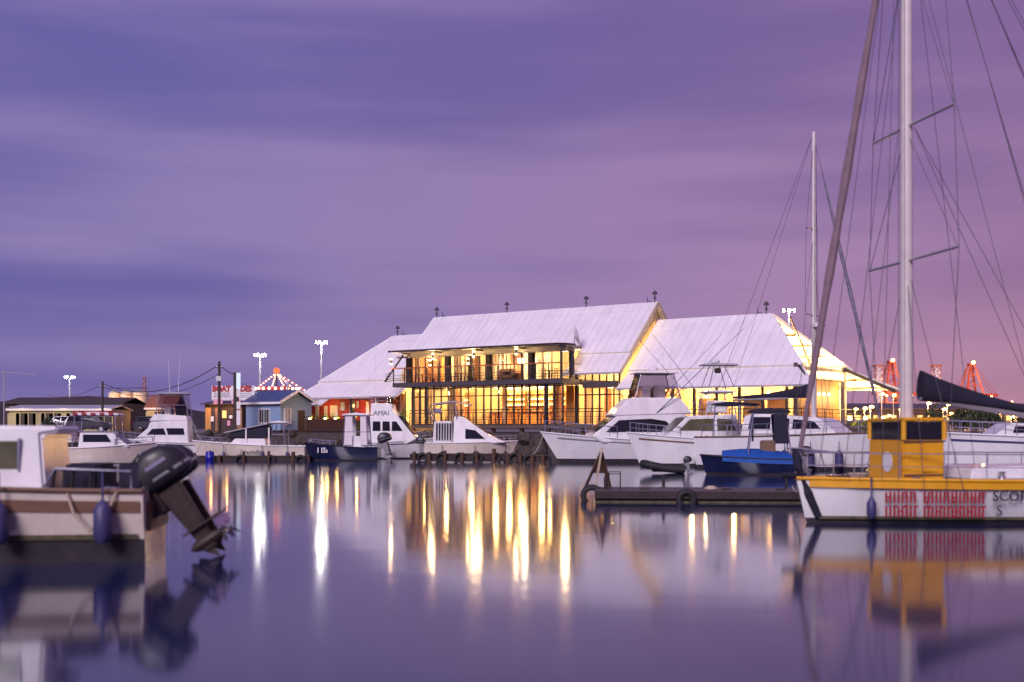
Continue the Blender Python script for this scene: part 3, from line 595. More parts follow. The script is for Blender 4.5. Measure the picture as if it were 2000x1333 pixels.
# red wing front with posters
MB().span((-25.2, 0.6, 1.86), (-13.65, 0.8, 5.3)).build('red_wall', 'red_wall', bld)
MB().span((-25.2, 0.8, 1.86), (-25.0, 11.0, 5.3)).build('red_wall', 'red_wall', bld)
for u, v in ((-18.3, -0.8), (-13.4, -0.8), (-23.4, -2.1)): MB().span((u - .16, v - .16, 1.86), (u + .16, v + .16, 5.15 if v > -2 else 4.5)).build('veranda_post', 'steel_dark', bld)
for i, (u, z0, z1, w) in enumerate(((-24.4, 2.9, 4.5, .5), (-23.2, 2.8, 4.45, .45), (-22.1, 3.4, 4.5, 1.0), (-20.9, 4.0, 4.8, .5), (-19.7, 3.6, 4.6, .5), (-18.9, 4.2, 4.9, .25), (-17.6, 3.6, 4.8, .4), (-16.4, 3.7, 4.9, .4), (-15.3, 3.9, 4.7, .5), (-24.9, 2.2, 2.8, .4))):
    ps = bpy.data.objects.new('poster', None); col.objects.link(ps); ps.parent = bld; ps.location = (u, 0.58, 0)
    MB().span((-w / 2, -.02, z0), (w / 2, .015, z1)).build('poster_sheet', 'poster', ps)
    k = MB(); n = int((z1 - z0) / .16)
    for j in range(1, n): k.span((-w * .38, -.026, z0 + j * .16), (w * random.uniform(.1, .38), -.021, z0 + j * .16 + .02))
    if n > 1: k.build('poster_print', 'poster_ink', ps)
MB().beam((-17.6, -0.4, 4.98), (-13.6, -0.4, 4.98), 1.0, 0.08).build('awning', 'blue_roof', bld)
for u in (-22.5, -18.0): light('veranda_light', (u, -0.6, 4.4), 75, AMBER, bld, 0.1)

# ------------------------------------------------------------------ furniture on the decks
def make_chair():
    t_ = thing('dining_chair', 'x', 'chair')
    MB().box((0, 0, .46), (.44, .44, .05)).build('seat', 'wood_wall', t_, bevel=.01)
    bk = MB(); bk.beam((-.2, .2, .48), (-.2, .27, .95), .04); bk.beam((.2, .2, .48), (.2, .27, .95), .04)
    for z in (.62, .74, .88): bk.box((0, .21 + (z - .48) * .15, z), (.4, .025, .07))
    bk.build('backrest', 'wood_wall', t_)
    for x in (-.19, .19):
        for y in (-.19, .19): MB().beam((x, y, 0), (x, y, .45), .04).build('leg', 'steel_dark', t_)
    return t_
ch0 = make_chair(); first = True
def put_chair(u, v, z, rz, label, group):
    global first
    c = ch0 if first else copy_tree(ch0); first = False
    c.location = W(u, v, z); c.rotation_euler = (0, 0, BA + rz); tag(c, label, 'chair', group)
for i, u in enumerate((-6.2, -5.0, -3.4, -2.5, -1.6, -0.8, 0.1, 0.9, 1.7, 2.5, 4.1, 5.0, 5.9)):
    put_chair(u, -1.5 + .3 * (i % 2), 2.57, [0, 3.1, 1.5, -1.4, .4][i % 5], 'timber slat back chair behind the lower terrace railing, before the bar', 'chairs on the lower terrace')
for i, u in enumerate((-9.8, -8.2, -5.2, -4.0, -3.2, -0.2, 1.3, 4.4, 5.5)):
    put_chair(u, -1.5 + .25 * (i % 2), 6.35, [0, 1.5, -1.5, 3.1][i % 4], 'timber slat back chair on the upper balcony behind the red handrail', 'chairs on the upper balcony')
def table(u, v, z, label):
    t_ = thing('dining_table', label, 'table', W(u, v, z), BA, 'tables on the restaurant decks')
    MB().box((0, 0, .74), (.9, .8, .05)).build('table_top', 'wood_wall', t_, bevel=.01); MB().tube([(0, 0, 0), (0, 0, .72)], .05, 8).build('pedestal', 'steel_dark', t_); MB().lathe([(.28, 0), (.28, .03), (.06, .05)], n=12).build('table_base', 'steel_dark', t_)
for u in (-4.2, -1.2, 1.3, 4.55): table(u, -1.4, 2.57, 'square pedestal table between chairs on the lower terrace')
for u in (-9.0, -4.6, 0.55, 4.95): table(u, -1.4, 6.35, 'square pedestal table between chairs on the upper balcony')
sofa = thing('wicker_sofa', 'brown high backed wicker sofa on the balcony before the brightest window', 'sofa', W(0.5, -1.0, 6.35), BA)
MB().box((0, 0, .25), (1.7, .7, .3)).build('seat', 'curtain_brown', sofa, bevel=.04); MB().box((0, -.36, .62), (1.7, .14, .8)).build('backrest', 'wood_wall', sofa, bevel=.05)
for s_ in (-1, 1): MB().box((s_ * .88, 0, .42), (.14, .72, .5)).build('armrest', 'wood_wall', sofa, bevel=.04)

# ------------------------------------------------------------------ planted deck with uplights
def leaf_clump(b_, c, r, n, size, rnd):
    for _ in range(n):
        d = Vector((rnd.gauss(0, 1), rnd.gauss(0, 1), rnd.gauss(0, 1))).normalized() * r * rnd.random() ** .5
        p_ = Vector(c) + Vector((d.x, d.y, d.z)); a = Vector((rnd.gauss(0, 1), rnd.gauss(0, 1), rnd.gauss(0, 1) + .5)).normalized(); q = a.cross(Vector((rnd.random(), rnd.random(), .3))).normalized(); s_ = size * rnd.uniform(.6, 1.3)
        b_.add([p_ - q * s_ * .3, p_ + a * s_ * .5 - q * .0, p_ + q * s_ * .3, p_ + a * s_ * 1.2], [(0, 1, 2), (0, 3, 1), (1, 3, 2)])
pl = thing('planter_box', 'long dark timber slatted planter box in front of the red wall', 'planter', W(-16.75, -5, 1.86), BA)
MB().span((-3.2, -.35, -.0), (3.2, .5, .12)).build('base', 'steel_dark', pl)
MB().span((-3.15, -.3, .12), (3.15, .45, 1.1)).build('liner', 'black_rubber', pl)
for k in range(6): MB().span((-3.25, -.40, .16 + k * .185), (3.25, -.34, .31 + k * .185)).build('slat', 'planter_wood', pl)
for k in range(6): MB().span((-3.31, -.38, .16 + k * .185), (-3.26, .5, .31 + k * .185)).build('slat', 'planter_wood', pl)
MB().tube([(-3.2, -.38, 1.45), (3.2, -.38, 1.45)], .025, 5).build('guard_rail', 'steel_dark', pl)
for k in range(9):
    rnd = random.Random(40 + k); u = -2.8 + k * .7
    t_ = thing('planter_shrub', 'small spiky shrub lit yellow in the long slatted planter box', 'shrub', W(-16.75 + u, -4.95, 2.95), BA, 'shrubs in the slatted planter')
    s_ = MB()
    for j in range(26):
        a = rnd.random() * 6.28; rr_ = rnd.uniform(.08, .36); hh = rnd.uniform(.35, .85); s_.add([(0.03 * math.cos(a + 1.5), .03 * math.sin(a + 1.5), 0), (-.03 * math.cos(a + 1.5), -.03 * math.sin(a + 1.5), 0), (rr_ * math.cos(a), rr_ * math.sin(a), hh)], [(0, 1, 2)])
    s_.build('foliage', 'leaf', t_); MB().tube([(0, 0, -.1), (0, 0, .2)], .03, 5).build('stem', 'pole_wood', t_)
for u in (-2.7, -0.7, 0.6, 2.9):
    lp = thing('planter_uplight', 'small glowing yellow uplight set among shrubs in the slatted planter', 'lamp', W(-16.75 + u, -5.28, 2.98), BA, 'uplights in the slatted planter')
    MB().ball((0, 0, .14), .12, 10, 6).build('globe', 'lamp_warm', lp, smooth=True); MB().tube([(0, 0, 0), (0, 0, .08)], .05, 6).build('holder', 'steel_dark', lp)
    light('uplight', (0, .3, .25), 70, (1.0, .62, .16), lp, .1)
pp = thing('potted_palm', 'leafy green pot plant lit yellow beside the lower glass front', 'plant', W(-10.6, -2.6, 2.55), BA)
MB().lathe([(.16, 0), (.24, .4), (.22, .42)], n=12).build('pot', 'planter_wood', pp); rnd = random.Random(5); s_ = MB(); leaf_clump(s_, (0, 0, .9), .45, 90, .28, rnd); s_.build('foliage', 'leaf', pp); MB().tube([(0, 0, .3), (0, 0, .8)], .03, 5).build('stem', 'pole_wood', pp)
light('uplight', (.3, -.5, .5), 26, (1.0, .7, .2), pp, .1)

# ================================================================== LEFT QUAY
def at(px, py, D): return ((px - 1000) / 2400 * D, D, CAM_H + (838 - py) / 2400 * D)
def X(px, D): return (px - 1000) / 2400 * D
# blue hut
hut = thing('blue_hut', 'pale blue timber ticket hut with dark blue metal roof beside the red wall', 'hut', W(-23.9, -5, QZ), BA)
MB().span((-2.35, -2, 0), (2.35, 2, 2.88)).build('wall', 'blue_wall', hut)
MB().prism([(2.33, -2, 2.88), (2.33, 2, 2.88), (2.33, 0, 3.85)], (-4.66, 0, 0)).build('gable', 'blue_wall', hut)
for s_ in (-1, 1): MB().panel([(-2.7, 0, 3.98), (2.7, 0, 3.98), (2.7, s_ * 2.35, 2.86), (-2.7, s_ * 2.35, 2.86)], .06).build('roof', 'blue_roof', hut)
for s_ in (-1, 1): MB().beam((2.73, 0, 3.95), (2.73, s_ * 2.38, 2.8), .06, .24).build('barge_board', 'white_paint', hut)
MB().span((-2.7, -2.42, 2.66), (2.7, -2.36, 2.86)).build('gutter_board', 'white_paint', hut)
MB().span((-2.4, -2.05, 0), (2.4, 2.05, .22)).build('plinth', 'steel_dark', hut)
def barred_window(par, c, w, h, axis):
    e_ = bpy.data.objects.new('window', None); col.objects.link(e_); e_.parent = par; e_.location = c
    if axis == 'x': e_.rotation_euler = (0, 0, R(90))
    MB().span((-w / 2, -.03, -h / 2), (w / 2, .0, h / 2)).build('pane', 'tint', e_)
    f = MB()
    for x0, x1, z0, z1 in ((-w / 2 - .06, -w / 2, -h / 2 - .06, h / 2 + .06), (w / 2, w / 2 + .06, -h / 2 - .06, h / 2 + .06), (-w / 2, w / 2, h / 2, h / 2 + .06), (-w / 2, w / 2, -h / 2 - .06, -h / 2), (-.03, .03, -h / 2, h / 2)): f.span((x0, -.07, z0), (x1, .0, z1))
    f.build('frame', 'white_paint', e_)
    for i in range(5): x = -w / 2 + w * (i + .5) / 5; MB().span((x - .015, -.075, -h / 2), (x + .015, -.045, h / 2)).build('bar', 'white_paint', e_)
barred_window(hut, (.2, -2.0, 1.55), 1.5, 1.25, 'y'); barred_window(hut, (2.35, -1.1, 1.55), .75, 1.4, 'x')
MB().span((2.36, .2, .0), (2.39, 1.1, 2.1)).build('door', 'shed_dark', hut)
vp = MB(); vp.tube([(.9, .3, 3.7), (.9, .3, 4.6)], .09, 8); vp.lathe([(.2, 4.6), (.16, 4.7), (.05, 4.82)], (.9, .3, 0), 8); vp.build('vent_pipe', 'galv', hut)
# kiosk with the boat rides board on top
kx, ky = X(443, 119), 119.6
kio = thing('ticket_kiosk', 'dark timber ticket kiosk with small lit notices under the big sign', 'kiosk', (kx, ky, QZ), R(-8))
MB().span((-1.9, -1.2, 0), (1.9, 1.4, 2.75)).build('wall', 'shed_dark', kio)
MB().panel([(-2.2, -1.7, 2.7), (2.2, -1.7, 2.7), (2.1, 1.6, 3.05), (-2.1, 1.6, 3.05)], .08).build('roof', 'steel_grey', kio)
for x, m in ((-1.55, 'wood_orange'), (-.55, 'wood_wall'), (1.6, 'wood_wall')): MB().span((x - .28, -1.26, .1), (x + .28, -1.21, 2.4)).build('shutter', m, kio)
for x, z, w, h, m in ((-1.1, 1.3, .3, .5, 'poster'), (.1, 1.75, .4, .7, 'lit_window'), (.75, 1.5, .35, .3, 'poster'), (1.2, 1.75, .25, .6, 'bulb_red'), (.55, .9, .3, .5, 'poster_pink')): MB().span((x - w / 2, -1.32, z - h / 2), (x + w / 2, -1.27, z + h / 2)).build('notice', m, kio)
for x in (-.35, 1.45): MB().span((x - .45, -1.75, 2.72), (x + .45, -1.71, 3.2)).build('notice', 'poster_pink', kio)
light('kiosk_light', (-1.0, -1.9, 2.3), 30, ORANGE, kio, .08); light('kiosk_light', (.6, -1.9, 2.3), 30, ORANGE, kio, .08)
sg = thing('boat_rides_sign', 'big white board lettered BOAT RIDES in red on the kiosk roof', 'sign', (X(459, 119), 118.2, QZ + 3.05), R(-4))
MB().span((-2.1, 0, .05), (2.1, .06, 1.45)).build('board', 'poster', sg)
lettering('BOAT', .72, 'red_letter', sg, (-1.15, -.02, 1.13), (R(90), 0, 0), bold=.05, xs=.93)
lettering('RIDES', .72, 'red_letter', sg, (1.0, -.02, 1.13), (R(90), 0, 0), bold=.05, xs=.88)
pr = MB()
for z in (.70, .52, .36):
    x = -1.9
    while x < -.5: w = random.uniform(.12, .34); pr.span((x, -.012, z), (x + w, -.002, z + .09)); x += w + .06
    x = .35
    while x < 1.8: w = random.uniform(.12, .34); pr.span((x, -.012, z - .03), (x + w, -.002, z + .03)); x += w + .06
pr.build('small_print', 'poster_ink', sg)
for x in (-1.6, 0, 1.6): MB().beam((x, .1, -.3), (x, .1, 1.4), .08).build('sign_post', 'steel_dark', sg)
# utility poles and cables
def upole(px, ptop, D, label, r=.13):
    x, y, z = at(px, ptop, D); t_ = thing('utility_pole', label, 'pole', (x, y, QZ))
    MB().tube([(0, 0, -.3), (0.02, 0, z - QZ)], r * 1.15, 8, r * .85).build('pole', 'pole_wood', t_, smooth=True)
    for s_ in (-1, 1): MB().lathe([(.05, 0), (.07, .06), (.05, .14)], (s_ * .22, 0, z - QZ - .55), 8).build('insulator', 'white_paint', t_)
    MB().span((-.3, -.04, z - QZ - .62), (.3, .04, z - QZ - .54)).build('crossarm', 'pole_wood', t_)
    return t_, Vector((x, y, z))
pA, tA = upole(428, 706, 112, 'dark timber utility pole with a grey box near its top, before the sign', .13)
MB().span((-.22, -.28, 4.7), (.22, -.08, 5.15)).build('junction_box', 'galv', pA)
pB, tB = upole(200, 745, 128, 'slim dark utility pole standing before the long yellow shed', .13)
pC = thing('banner_post', 'dark post carrying a tall narrow white and blue banner beside the kiosk', 'post', (X(459, 113), 113, QZ))
MB().span((-.13, -.12, 0), (.11, .12, 5.55)).build('post', 'pole_wood', pC)
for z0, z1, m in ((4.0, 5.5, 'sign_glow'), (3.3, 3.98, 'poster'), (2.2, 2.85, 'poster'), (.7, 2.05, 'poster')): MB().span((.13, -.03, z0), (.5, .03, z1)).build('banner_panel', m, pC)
MB().span((.13, -.02, 2.86), (.36, .02, 3.28)).build('bracket_box', 'steel_dark', pC)
def cable(a, b_, sag, label, r=.022):
    a, b_ = Vector(a), Vector(b_); pts = [a.lerp(b_, i / 16) - Vector((0, 0, sag * 4 * (i / 16) * (1 - i / 16))) for i in range(17)]
    tag(MB().tube(pts, r, 5).build('overhead_cable', 'wire'), label, 'cable')
cable(tA - Vector((.1, 0, .35)), tB - Vector((0, 0, .25)), 1.55, 'thick sagging black cable, upper of two between the poles', .045)
cable(tA - Vector((.1, 0, 1.2)), tB - Vector((0, 0, .6)), 1.4, 'thin sagging black cable, lower of two between the poles', .03)
cable(tA - Vector((-.1, 0, .35)), (X(458, 113), 113, QZ + 5.4), .15, 'short black cable from the boxed pole to the banner post', .04)
cable((X(462, 113), 113, QZ + 4.7), W(-22, 0, 5.0), .5, 'thin cable from the banner post to the restaurant eave', .02)
cable(tB - Vector((0, 0, .3)), at(90, 770, 175), .8, 'thin cable from the slim pole to the long dark shed roof', .03)
# floodlight masts
def flood(px, py, D, label, m='lamp_white', en=9000, colr=(1, .97, .92), r=.14, arms=6, cl=1.0):
    x, y, z = at(px, py, D); t_ = thing('floodlight_mast', label, 'floodlight', (x, y, QZ)); h = z - QZ
    MB().tube([(0, 0, 0), (0, 0, h + .3)], r * 1.6, 10, r).build('mast', 'galv', t_, smooth=True)
    MB().lathe([(.5 * cl, h - .05), (.55 * cl, h), (.5 * cl, h + .05)], n=14).build('head_ring', 'galv', t_)
    for k in range(arms):
        a = 2 * math.pi * k / arms + .3; e_ = MB().box((0, 0, 0), (.5 * cl, .34 * cl, .4 * cl)).build('lamp_housing', 'steel_grey', t_, bevel=.03)
        e_.location = (.62 * cl * math.cos(a), .62 * cl * math.sin(a), h + .1); e_.rotation_euler = (0, R(0), a)
        MB().span((.255 * cl, -.16 * cl, -.22 * cl), (.30 * cl, .16 * cl, .18 * cl)).build('lens', m, e_)
    light('flood', (0, -1.3 * cl, h - .15), en * .06, colr, t_, .16 * cl)
    return t_
flood(508, 695, 200, 'tall pale floodlight mast with white lamps behind the blue hut', en=16000)
flood(628, 670, 200, 'tallest pale floodlight mast with white lamps, behind the left roof verge', en=20000)
flood(136, 738, 230, 'floodlight mast with bluish white lamps behind the long dark shed', 'lamp_cyan', 9000, (.6, .9, 1.0))
flood(1541, 608, 150, 'floodlight mast with white lamps rising behind the right hand roof ridge', en=6500, cl=.8)
# string-lit pyramid of a fairground ride
fr = thing('string_light_pyramid', 'red topped pyramid of striped string lights above the blue hut roof', 'ride', (X(540, 160), 160, QZ))
az = 9.5 - QZ; MB().tube([(0, 0, 0), (0, 0, az)], .12, 8).build('mast', 'steel_grey', fr); MB().ball((0, 0, az + .25), .42, 12, 8).build('top_ball', 'bulb_red', fr, smooth=True)
bl = [MB().ball((0, 0, 0), .1, 6, 4).mesh('bulb', m) for m in ('bulb_warm', 'bulb_red')]
ends = [(-2.3, -1.2, 5.6), (-1.0, 1.6, 5.6), (1.4, -1.4, 5.6), (2.0, 1.2, 5.6), (4.0, -.6, 5.2)]
for e_ in ends:
    s0 = Vector((0, 0, az)); s1 = Vector(e_); MB().tube([s0, s1], .05, 5).build('string_wire', 'wire', fr)
    for k in range(1, 15): inst('bulb', bl[k % 2], fr, s0.lerp(s1, k / 15))
rg = MB(); rg.lathe([(2.6, 5.3), (2.75, 5.3), (2.75, 5.8), (2.6, 5.8)], n=16); rg.build('base_ring', 'red_canvas', fr)
for k in range(22): a = 2 * math.pi * k / 22; inst('bulb', bl[0], fr, (2.85 * math.cos(a), 2.85 * math.sin(a), 5.55), sc=(1.9, 1.9, 1.9))
for k in range(6): a = math.pi * k / 3; MB().tube([(2.6 * math.cos(a), 2.6 * math.sin(a), 0), (2.6 * math.cos(a), 2.6 * math.sin(a), 5.4)], .08, 6).build('post', 'white_paint', fr)
# long sheds
def shed(name, label, px0, px1, D, ztop, roofh, depth, wallm, roofm, nbay=0, lit=False, eave=.3):
    x0, x1 = X(px0, D), X(px1, D); t_ = thing(name, label, 'shed', ((x0 + x1) / 2, D, QZ)); w = (x1 - x0) / 2; h = ztop - QZ
    MB().span((-w, 0, 0), (w, depth, h)).build('wall', wallm, t_)
    MB().panel([(-w - eave, -eave, h), (w + eave, -eave, h), (w + eave, depth / 2, h + roofh), (-w - eave, depth / 2, h + roofh)], .12).build('roof', roofm, t_)
    MB().panel([(-w - eave, depth + eave, h), (w + eave, depth + eave, h), (w + eave, depth / 2, h + roofh), (-w - eave, depth / 2, h + roofh)], .12).build('roof', roofm, t_)
    MB().span((-w - eave, -eave - .05, h - .18), (w + eave, -eave, h + .04)).build('fascia', 'white_paint' if lit else roofm, t_)
    for i in range(nbay):
        x = -w + 2 * w * (i + .5) / nbay
        MB().span((x - .7, -.06, .3), (x + .7, -.02, h - .5)).build('bay_door', 'shed_dark' if i % 3 else 'shed_yellow', t_)
        MB().span((x + .78, -.1, 0), (x + .9, -.02, h)).build('pilaster', wallm, t_)
    return t_
sA = shed('dark_shed', 'long low dark brown shed with a pale roof edge under the bluish floodlight', 10, 240, 190, 6.2, .9, 12, 'shed_dark', 'shed_dark', 6)
sB = shed('yellow_shed', 'long low yellowish lit shed behind the parked cars', 18, 215, 150, 4.6, .5, 8, 'shed_yellow', 'galv', 12, True)
for x in (-10, -5, 0, 5): light('shed_lamp', (x, -2.2, 2.5), 46, (1.0, .78, .32), sB, .1)
sC = shed('cream_cottage', 'small cream hut under a brown tiled roof behind the flybridge boat', 287, 338, 160, 4.9, 1.7, 6, 'cream_wall', 'brick_roof', 3, True)
light('cottage_lamp', (-1, -2, 2.4), 70, ORANGE, sC, .1); light('cottage_lamp', (0.5, -1.5, 4.1), 60, ORANGE, sC, .1)
for px, lab in ((224, 'stubby lit orange storage tank, nearest the dark shed'), (247, 'lit orange storage tank with rail, middle of three'), (275, 'wide lit orange storage tank beside the brown tiled hut')):
    D = 230; t_ = thing('storage_tank', lab, 'tank', (X(px, D), D, QZ)); h = CAM_H + (838 - 768) / 2400 * D - QZ; r = 1.1 if px < 270 else 1.45
    MB().lathe([(r, 0), (r, h), (r * .6, h + .35), (.1, h + .5)], n=20).build('shell', 'tank', t_, smooth=True)
    for z in (h * .35, h * .7): MB().lathe([(r + .02, z), (r + .06, z + .06), (r + .02, z + .12)], n=20).build('hoop', 'galv', t_)
    MB().lathe([(r + .05, h + .9), (r + .1, h + .93), (r + .05, h + .96)], n=16).build('top_rail', 'steel_dark', t_)
    light('tank_lamp', (-.6, -3.4, 4.4), 420, (1.0, .55, .22), t_, .2)
lt = thing('lattice_mast', 'thin red and white lattice mast behind the orange tanks', 'mast', (X(282, 300), 300, QZ))
for (a, b_) in ((-.6, -.6), (.6, -.6), (.6, .6), (-.6, .6)): MB().tube([(a, b_, 0), (a * .3, b_ * .3, 13)], .09, 5).build('chord', 'rust_red', lt)
lz = MB()
for k in range(12):
    z = k * 1.05; s0 = .6 - .42 * z / 13; s1 = .6 - .42 * (z + 1.05) / 13
    for a in ((1, 0), (0, 1)): lz.tube([(-s0, -s0 if a[0] else s0, z), (s1 if a[0] else -s1, -s1, z + 1.05)], .05, 4)
lz.build('bracing', 'white_paint', lt)
# whip posts on the far left
wl = thing('lamp_post', 'thin pale double lamp post at the end of the dark shed', 'lamp post', (X(4, 170), 170, QZ))
for x in (-.4, .25): MB().tube([(x, 0, 0), (x, 0, 8.6 - .4 * x)], .09, 6).build('post', 'galv', wl)
MB().tube([(-.4, 0, 8.2), (4.6, 0, 7.9)], .05, 5).build('arm', 'galv', wl)
# parked cars
def car(label, x, y, rz, paint):
    t_ = thing('parked_car', label, 'car', (x, y, QZ), rz, 'cars parked on the quay')
    prof = [(-2.2, .35), (2.15, .35), (2.25, .75), (2.1, .98), (1.15, 1.08), (.55, 1.62), (-1.75, 1.66), (-2.2, 1.1)]
    def ring(s_, k): return [(px_ * (1 if z_ < 1.1 else .98), s_ * (k if z_ < 1.1 else k * .84), z_) for px_, z_ in prof]
    MB().loft([ring(-1, .88), ring(1, .88)]).build('body', paint, t_, bevel=.06)
    for s_ in (-1, 1):
        for a, b_ in (((.95, 1.12), (.5, 1.56)), ):
            MB().panel([(.98, s_ * .80, 1.12), (.5, s_ * .755, 1.56), (-.1, s_ * .755, 1.58), (-.1, s_ * .80, 1.12)], s_ * .02 * -1).build('side_window', 'tint', t_)
            MB().panel([(-.2, s_ * .80, 1.12), (-.2, s_ * .755, 1.58), (-1.6, s_ * .755, 1.58), (-1.85, s_ * .80, 1.12)], s_ * .02 * -1).build('side_window', 'tint', t_)
        for wx in (-1.4, 1.4):
            wh = bpy.data.objects.new('wheel', None); col.objects.link(wh); wh.parent = t_; wh.location = (wx, s_ * .8, .34); wh.rotation_euler = (R(90), 0, 0)
            MB().lathe([(.2, -.11), (.34, -.1), (.34, .1), (.2, .11)], n=16).build('tyre', 'black_rubber', wh, smooth=True); MB().lathe([(.19, -.115), (.2, .115)], n=12).build('rim', 'galv', wh)
        MB().box((2.2, s_ * .62, .78), (.08, .3, .14)).build('headlight', 'chrome', t_); MB().box((-2.18, s_ * .7, .95), (.06, .2, .2)).build('taillight', 'red_letter', t_)
    MB().panel([(1.13, -.68, 1.12), (1.13, .68, 1.12), (.6, .66, 1.58), (.6, -.66, 1.58)], .02).build('windscreen', 'tint', t_)
car('dark estate car parked at the quay edge by the slim pole', X(172, 122), 122, R(8), 'car_dark')
car('silver car parked beside the green bush before the yellow shed', X(120, 126), 126.5, R(172), 'car_silver')
car('dark car parked behind the white flybridge boat by the cream hut', X(306, 126), 126, R(-10), 'car_dark')
def bush(label, x, y, w, h, m='leaf_dark', n=420, sz=.26, z=QZ, group=None):
    t_ = thing('bush', label, 'bush', (x, y, z), 0, group); rnd = random.Random(int(x * 10) + 999); s_ = MB()
    for k in range(6): leaf_clump(s_, (rnd.uniform(-w, w) * .7, rnd.uniform(-.4, .4) * w, h * rnd.uniform(.35, .7)), h * .38, n // 6, sz, rnd)
    s_.build('foliage', m, t_)
    MB().tube([(0, 0, 0), (.1, 0, h * .6)], .06, 6).build('stem', 'pole_wood', t_)
bush('low dark green bush beside the silver car', X(100, 124), 123.5, 1.3, 1.5)
for i, (px, D, w, h, lab) in enumerate(((318, 330, 5, 9, 'dark rounded tree crown behind the brown tiled hut'), (300, 340, 4, 8, 'low dark tree to the tank side of the brown tiled hut'), (228, 300, 4, 7.5, 'dark tree rising between the shed and the tanks'))):
    t_ = thing('dark_tree', lab, 'tree', (X(px, D), D, QZ)); rnd = random.Random(70 + i); s_ = MB()
    for k in range(9): leaf_clump(s_, (rnd.uniform(-w, w) * .7, rnd.uniform(-1, 1), h * rnd.uniform(.55, .85)), h * .2, 60, .8, rnd)
    s_.build('crown', 'leaf_dark', t_); MB().tube([(0, 0, 0), (.2, 0, h * .7)], .22, 7, .1).build('trunk', 'pole_wood', t_)

# ================================================================== RIGHT: PORT
def gantry(label, px, D, sc, far=False):
    t_ = thing('gantry_crane', label, 'crane', (X(px, D), D, QZ), R(12), 'container cranes in the port'); t_.scale = (sc, sc, sc)
    m = 'crane_red'
    for x in (-8, 8):
        for y in (-7, 7): MB().beam((x, y, 0), (x, y, 27), 1.7, 1.7).build('leg', m, t_)
    for z in (9, 20.5):
        b_ = MB()
        for y in (-7, 7): b_.beam((-8, y, z), (8, y, z), .9, 1.2)
        for x in (-8, 8): b_.beam((x, -7, z), (x, 7, z), .9, 1.2)
        b_.build('portal_beam', m, t_)
    b_ = MB()
    for y in (-7, 7): b_.beam((-8, y, 9), (8, y, 20.5), .8); b_.beam((8, y, 9), (-8, y, 20.5), .8)
    b_.build('diagonal_brace', m, t_)
    for y in (-2.5, 2.5): MB().beam((-15, y, 27.6), (22, y, 27.6), 1.2, 2.4).build('main_girder', m, t_)
    MB().span((-13, -3, 28.5), (-2, 3, 33)).build('machinery_house', m, t_)
    MB().span((2, -3, 24.2), (6, 3, 27)).build('operator_cab', 'cont_orange', t_)
    for s_ in (-1, 1):
        MB().beam((-8, s_ * 6, 27), (-1.6, s_ * 1.6, 52), 1.4).build('a_frame_leg', m, t_); MB().beam((8, s_ * 6, 27), (1.6, s_ * 1.6, 52), 1.4).build('a_frame_leg', m, t_)
    MB().box((0, 0, 52.4), (5, 5, 1.4)).build('apex_platform', m, t_)
    b_ = MB()
    for z, w in ((35, 6), (43, 3.9)):
        for s_ in (-1, 1): b_.beam((-w, s_ * w * .75, z), (w, s_ * w * .75, z), .5)
        b_.beam((-w, -w * .75, z), (w, w * .75, z + 6), .4); b_.beam((w, -w * .75, z), (-w, w * .75, z + 6), .4)
    b_.build('a_frame_bracing', m, t_)
    for s_ in (-1, 1): MB().tube([(1.5, s_ * 2, 52), (21, s_ * 2.5, 28)], .22, 5).build('forestay', m, t_); MB().tube([(-1.5, s_ * 2, 52), (-14, s_ * 2.5, 28.5)], .22, 5).build('backstay', m, t_)
    for x, y, z in ((-8, -8, 26), (8, -8, 26), (16, -3.4, 26.4), (0, -3.4, 26.4), (0, -3, 53.6)):
        MB().ball((x, y, z), .75 if z < 50 else 1.3, 8, 5).build('work_lamp', 'lamp_orange', t_, smooth=True)
    light('crane_light', (0, -26, 22), 30000 * sc * sc, (1.0, .55, .24), t_, 1.5); light('crane_light', (0, -14, 44), 9000 * sc * sc, (1.0, .55, .24), t_, 1.5)
    return t_
gantry('red container crane with a bright lamp on its apex beside the restaurant gable', 1740, 820, .86)
gantry('red container crane with broad lit girders beyond the dark furled mainsail', 1897, 820, .83)
gantry('small distant red container crane at the far edge of the port', 1975, 1900, .80)
for px, D, h, lab in ((1716, 780, 40, 'thin red lattice tower beside the lamp topped crane'), (1828, 780, 40, 'thin red and white lattice tower between the two big cranes')):
    t_ = thing('lattice_tower', lab, 'tower', (X(px, D), D, QZ)); s0 = 2.2
    for a in (-1, 1):
        for b_ in (-1, 1): MB().tube([(a * s0, b_ * s0, 0), (a * s0, b_ * s0, h)], .3, 5).build('chord', 'rust_red', t_)
    for b_ in (-1, 1):
        q = MB()
        for k in range(int(h / 4)):
            z = k * 4.0; q.tube([(-s0, b_ * s0, z), (s0, b_ * s0, z + 4)], .18, 4); q.tube([(s0, b_ * s0, z), (-s0, b_ * s0, z + 4)], .18, 4); q.tube([(-s0, b_ * s0, z + 4), (s0, b_ * s0, z + 4)], .18, 4)
        q.build('bracing', 'white_paint', t_)
    MB().box((0, 0, h + .4), (6, 6, 1)).build('top_platform', 'rust_red', t_)
    light('tower_light', (0, -14, h * .6), 14000, (1, .6, .35), t_, 1)
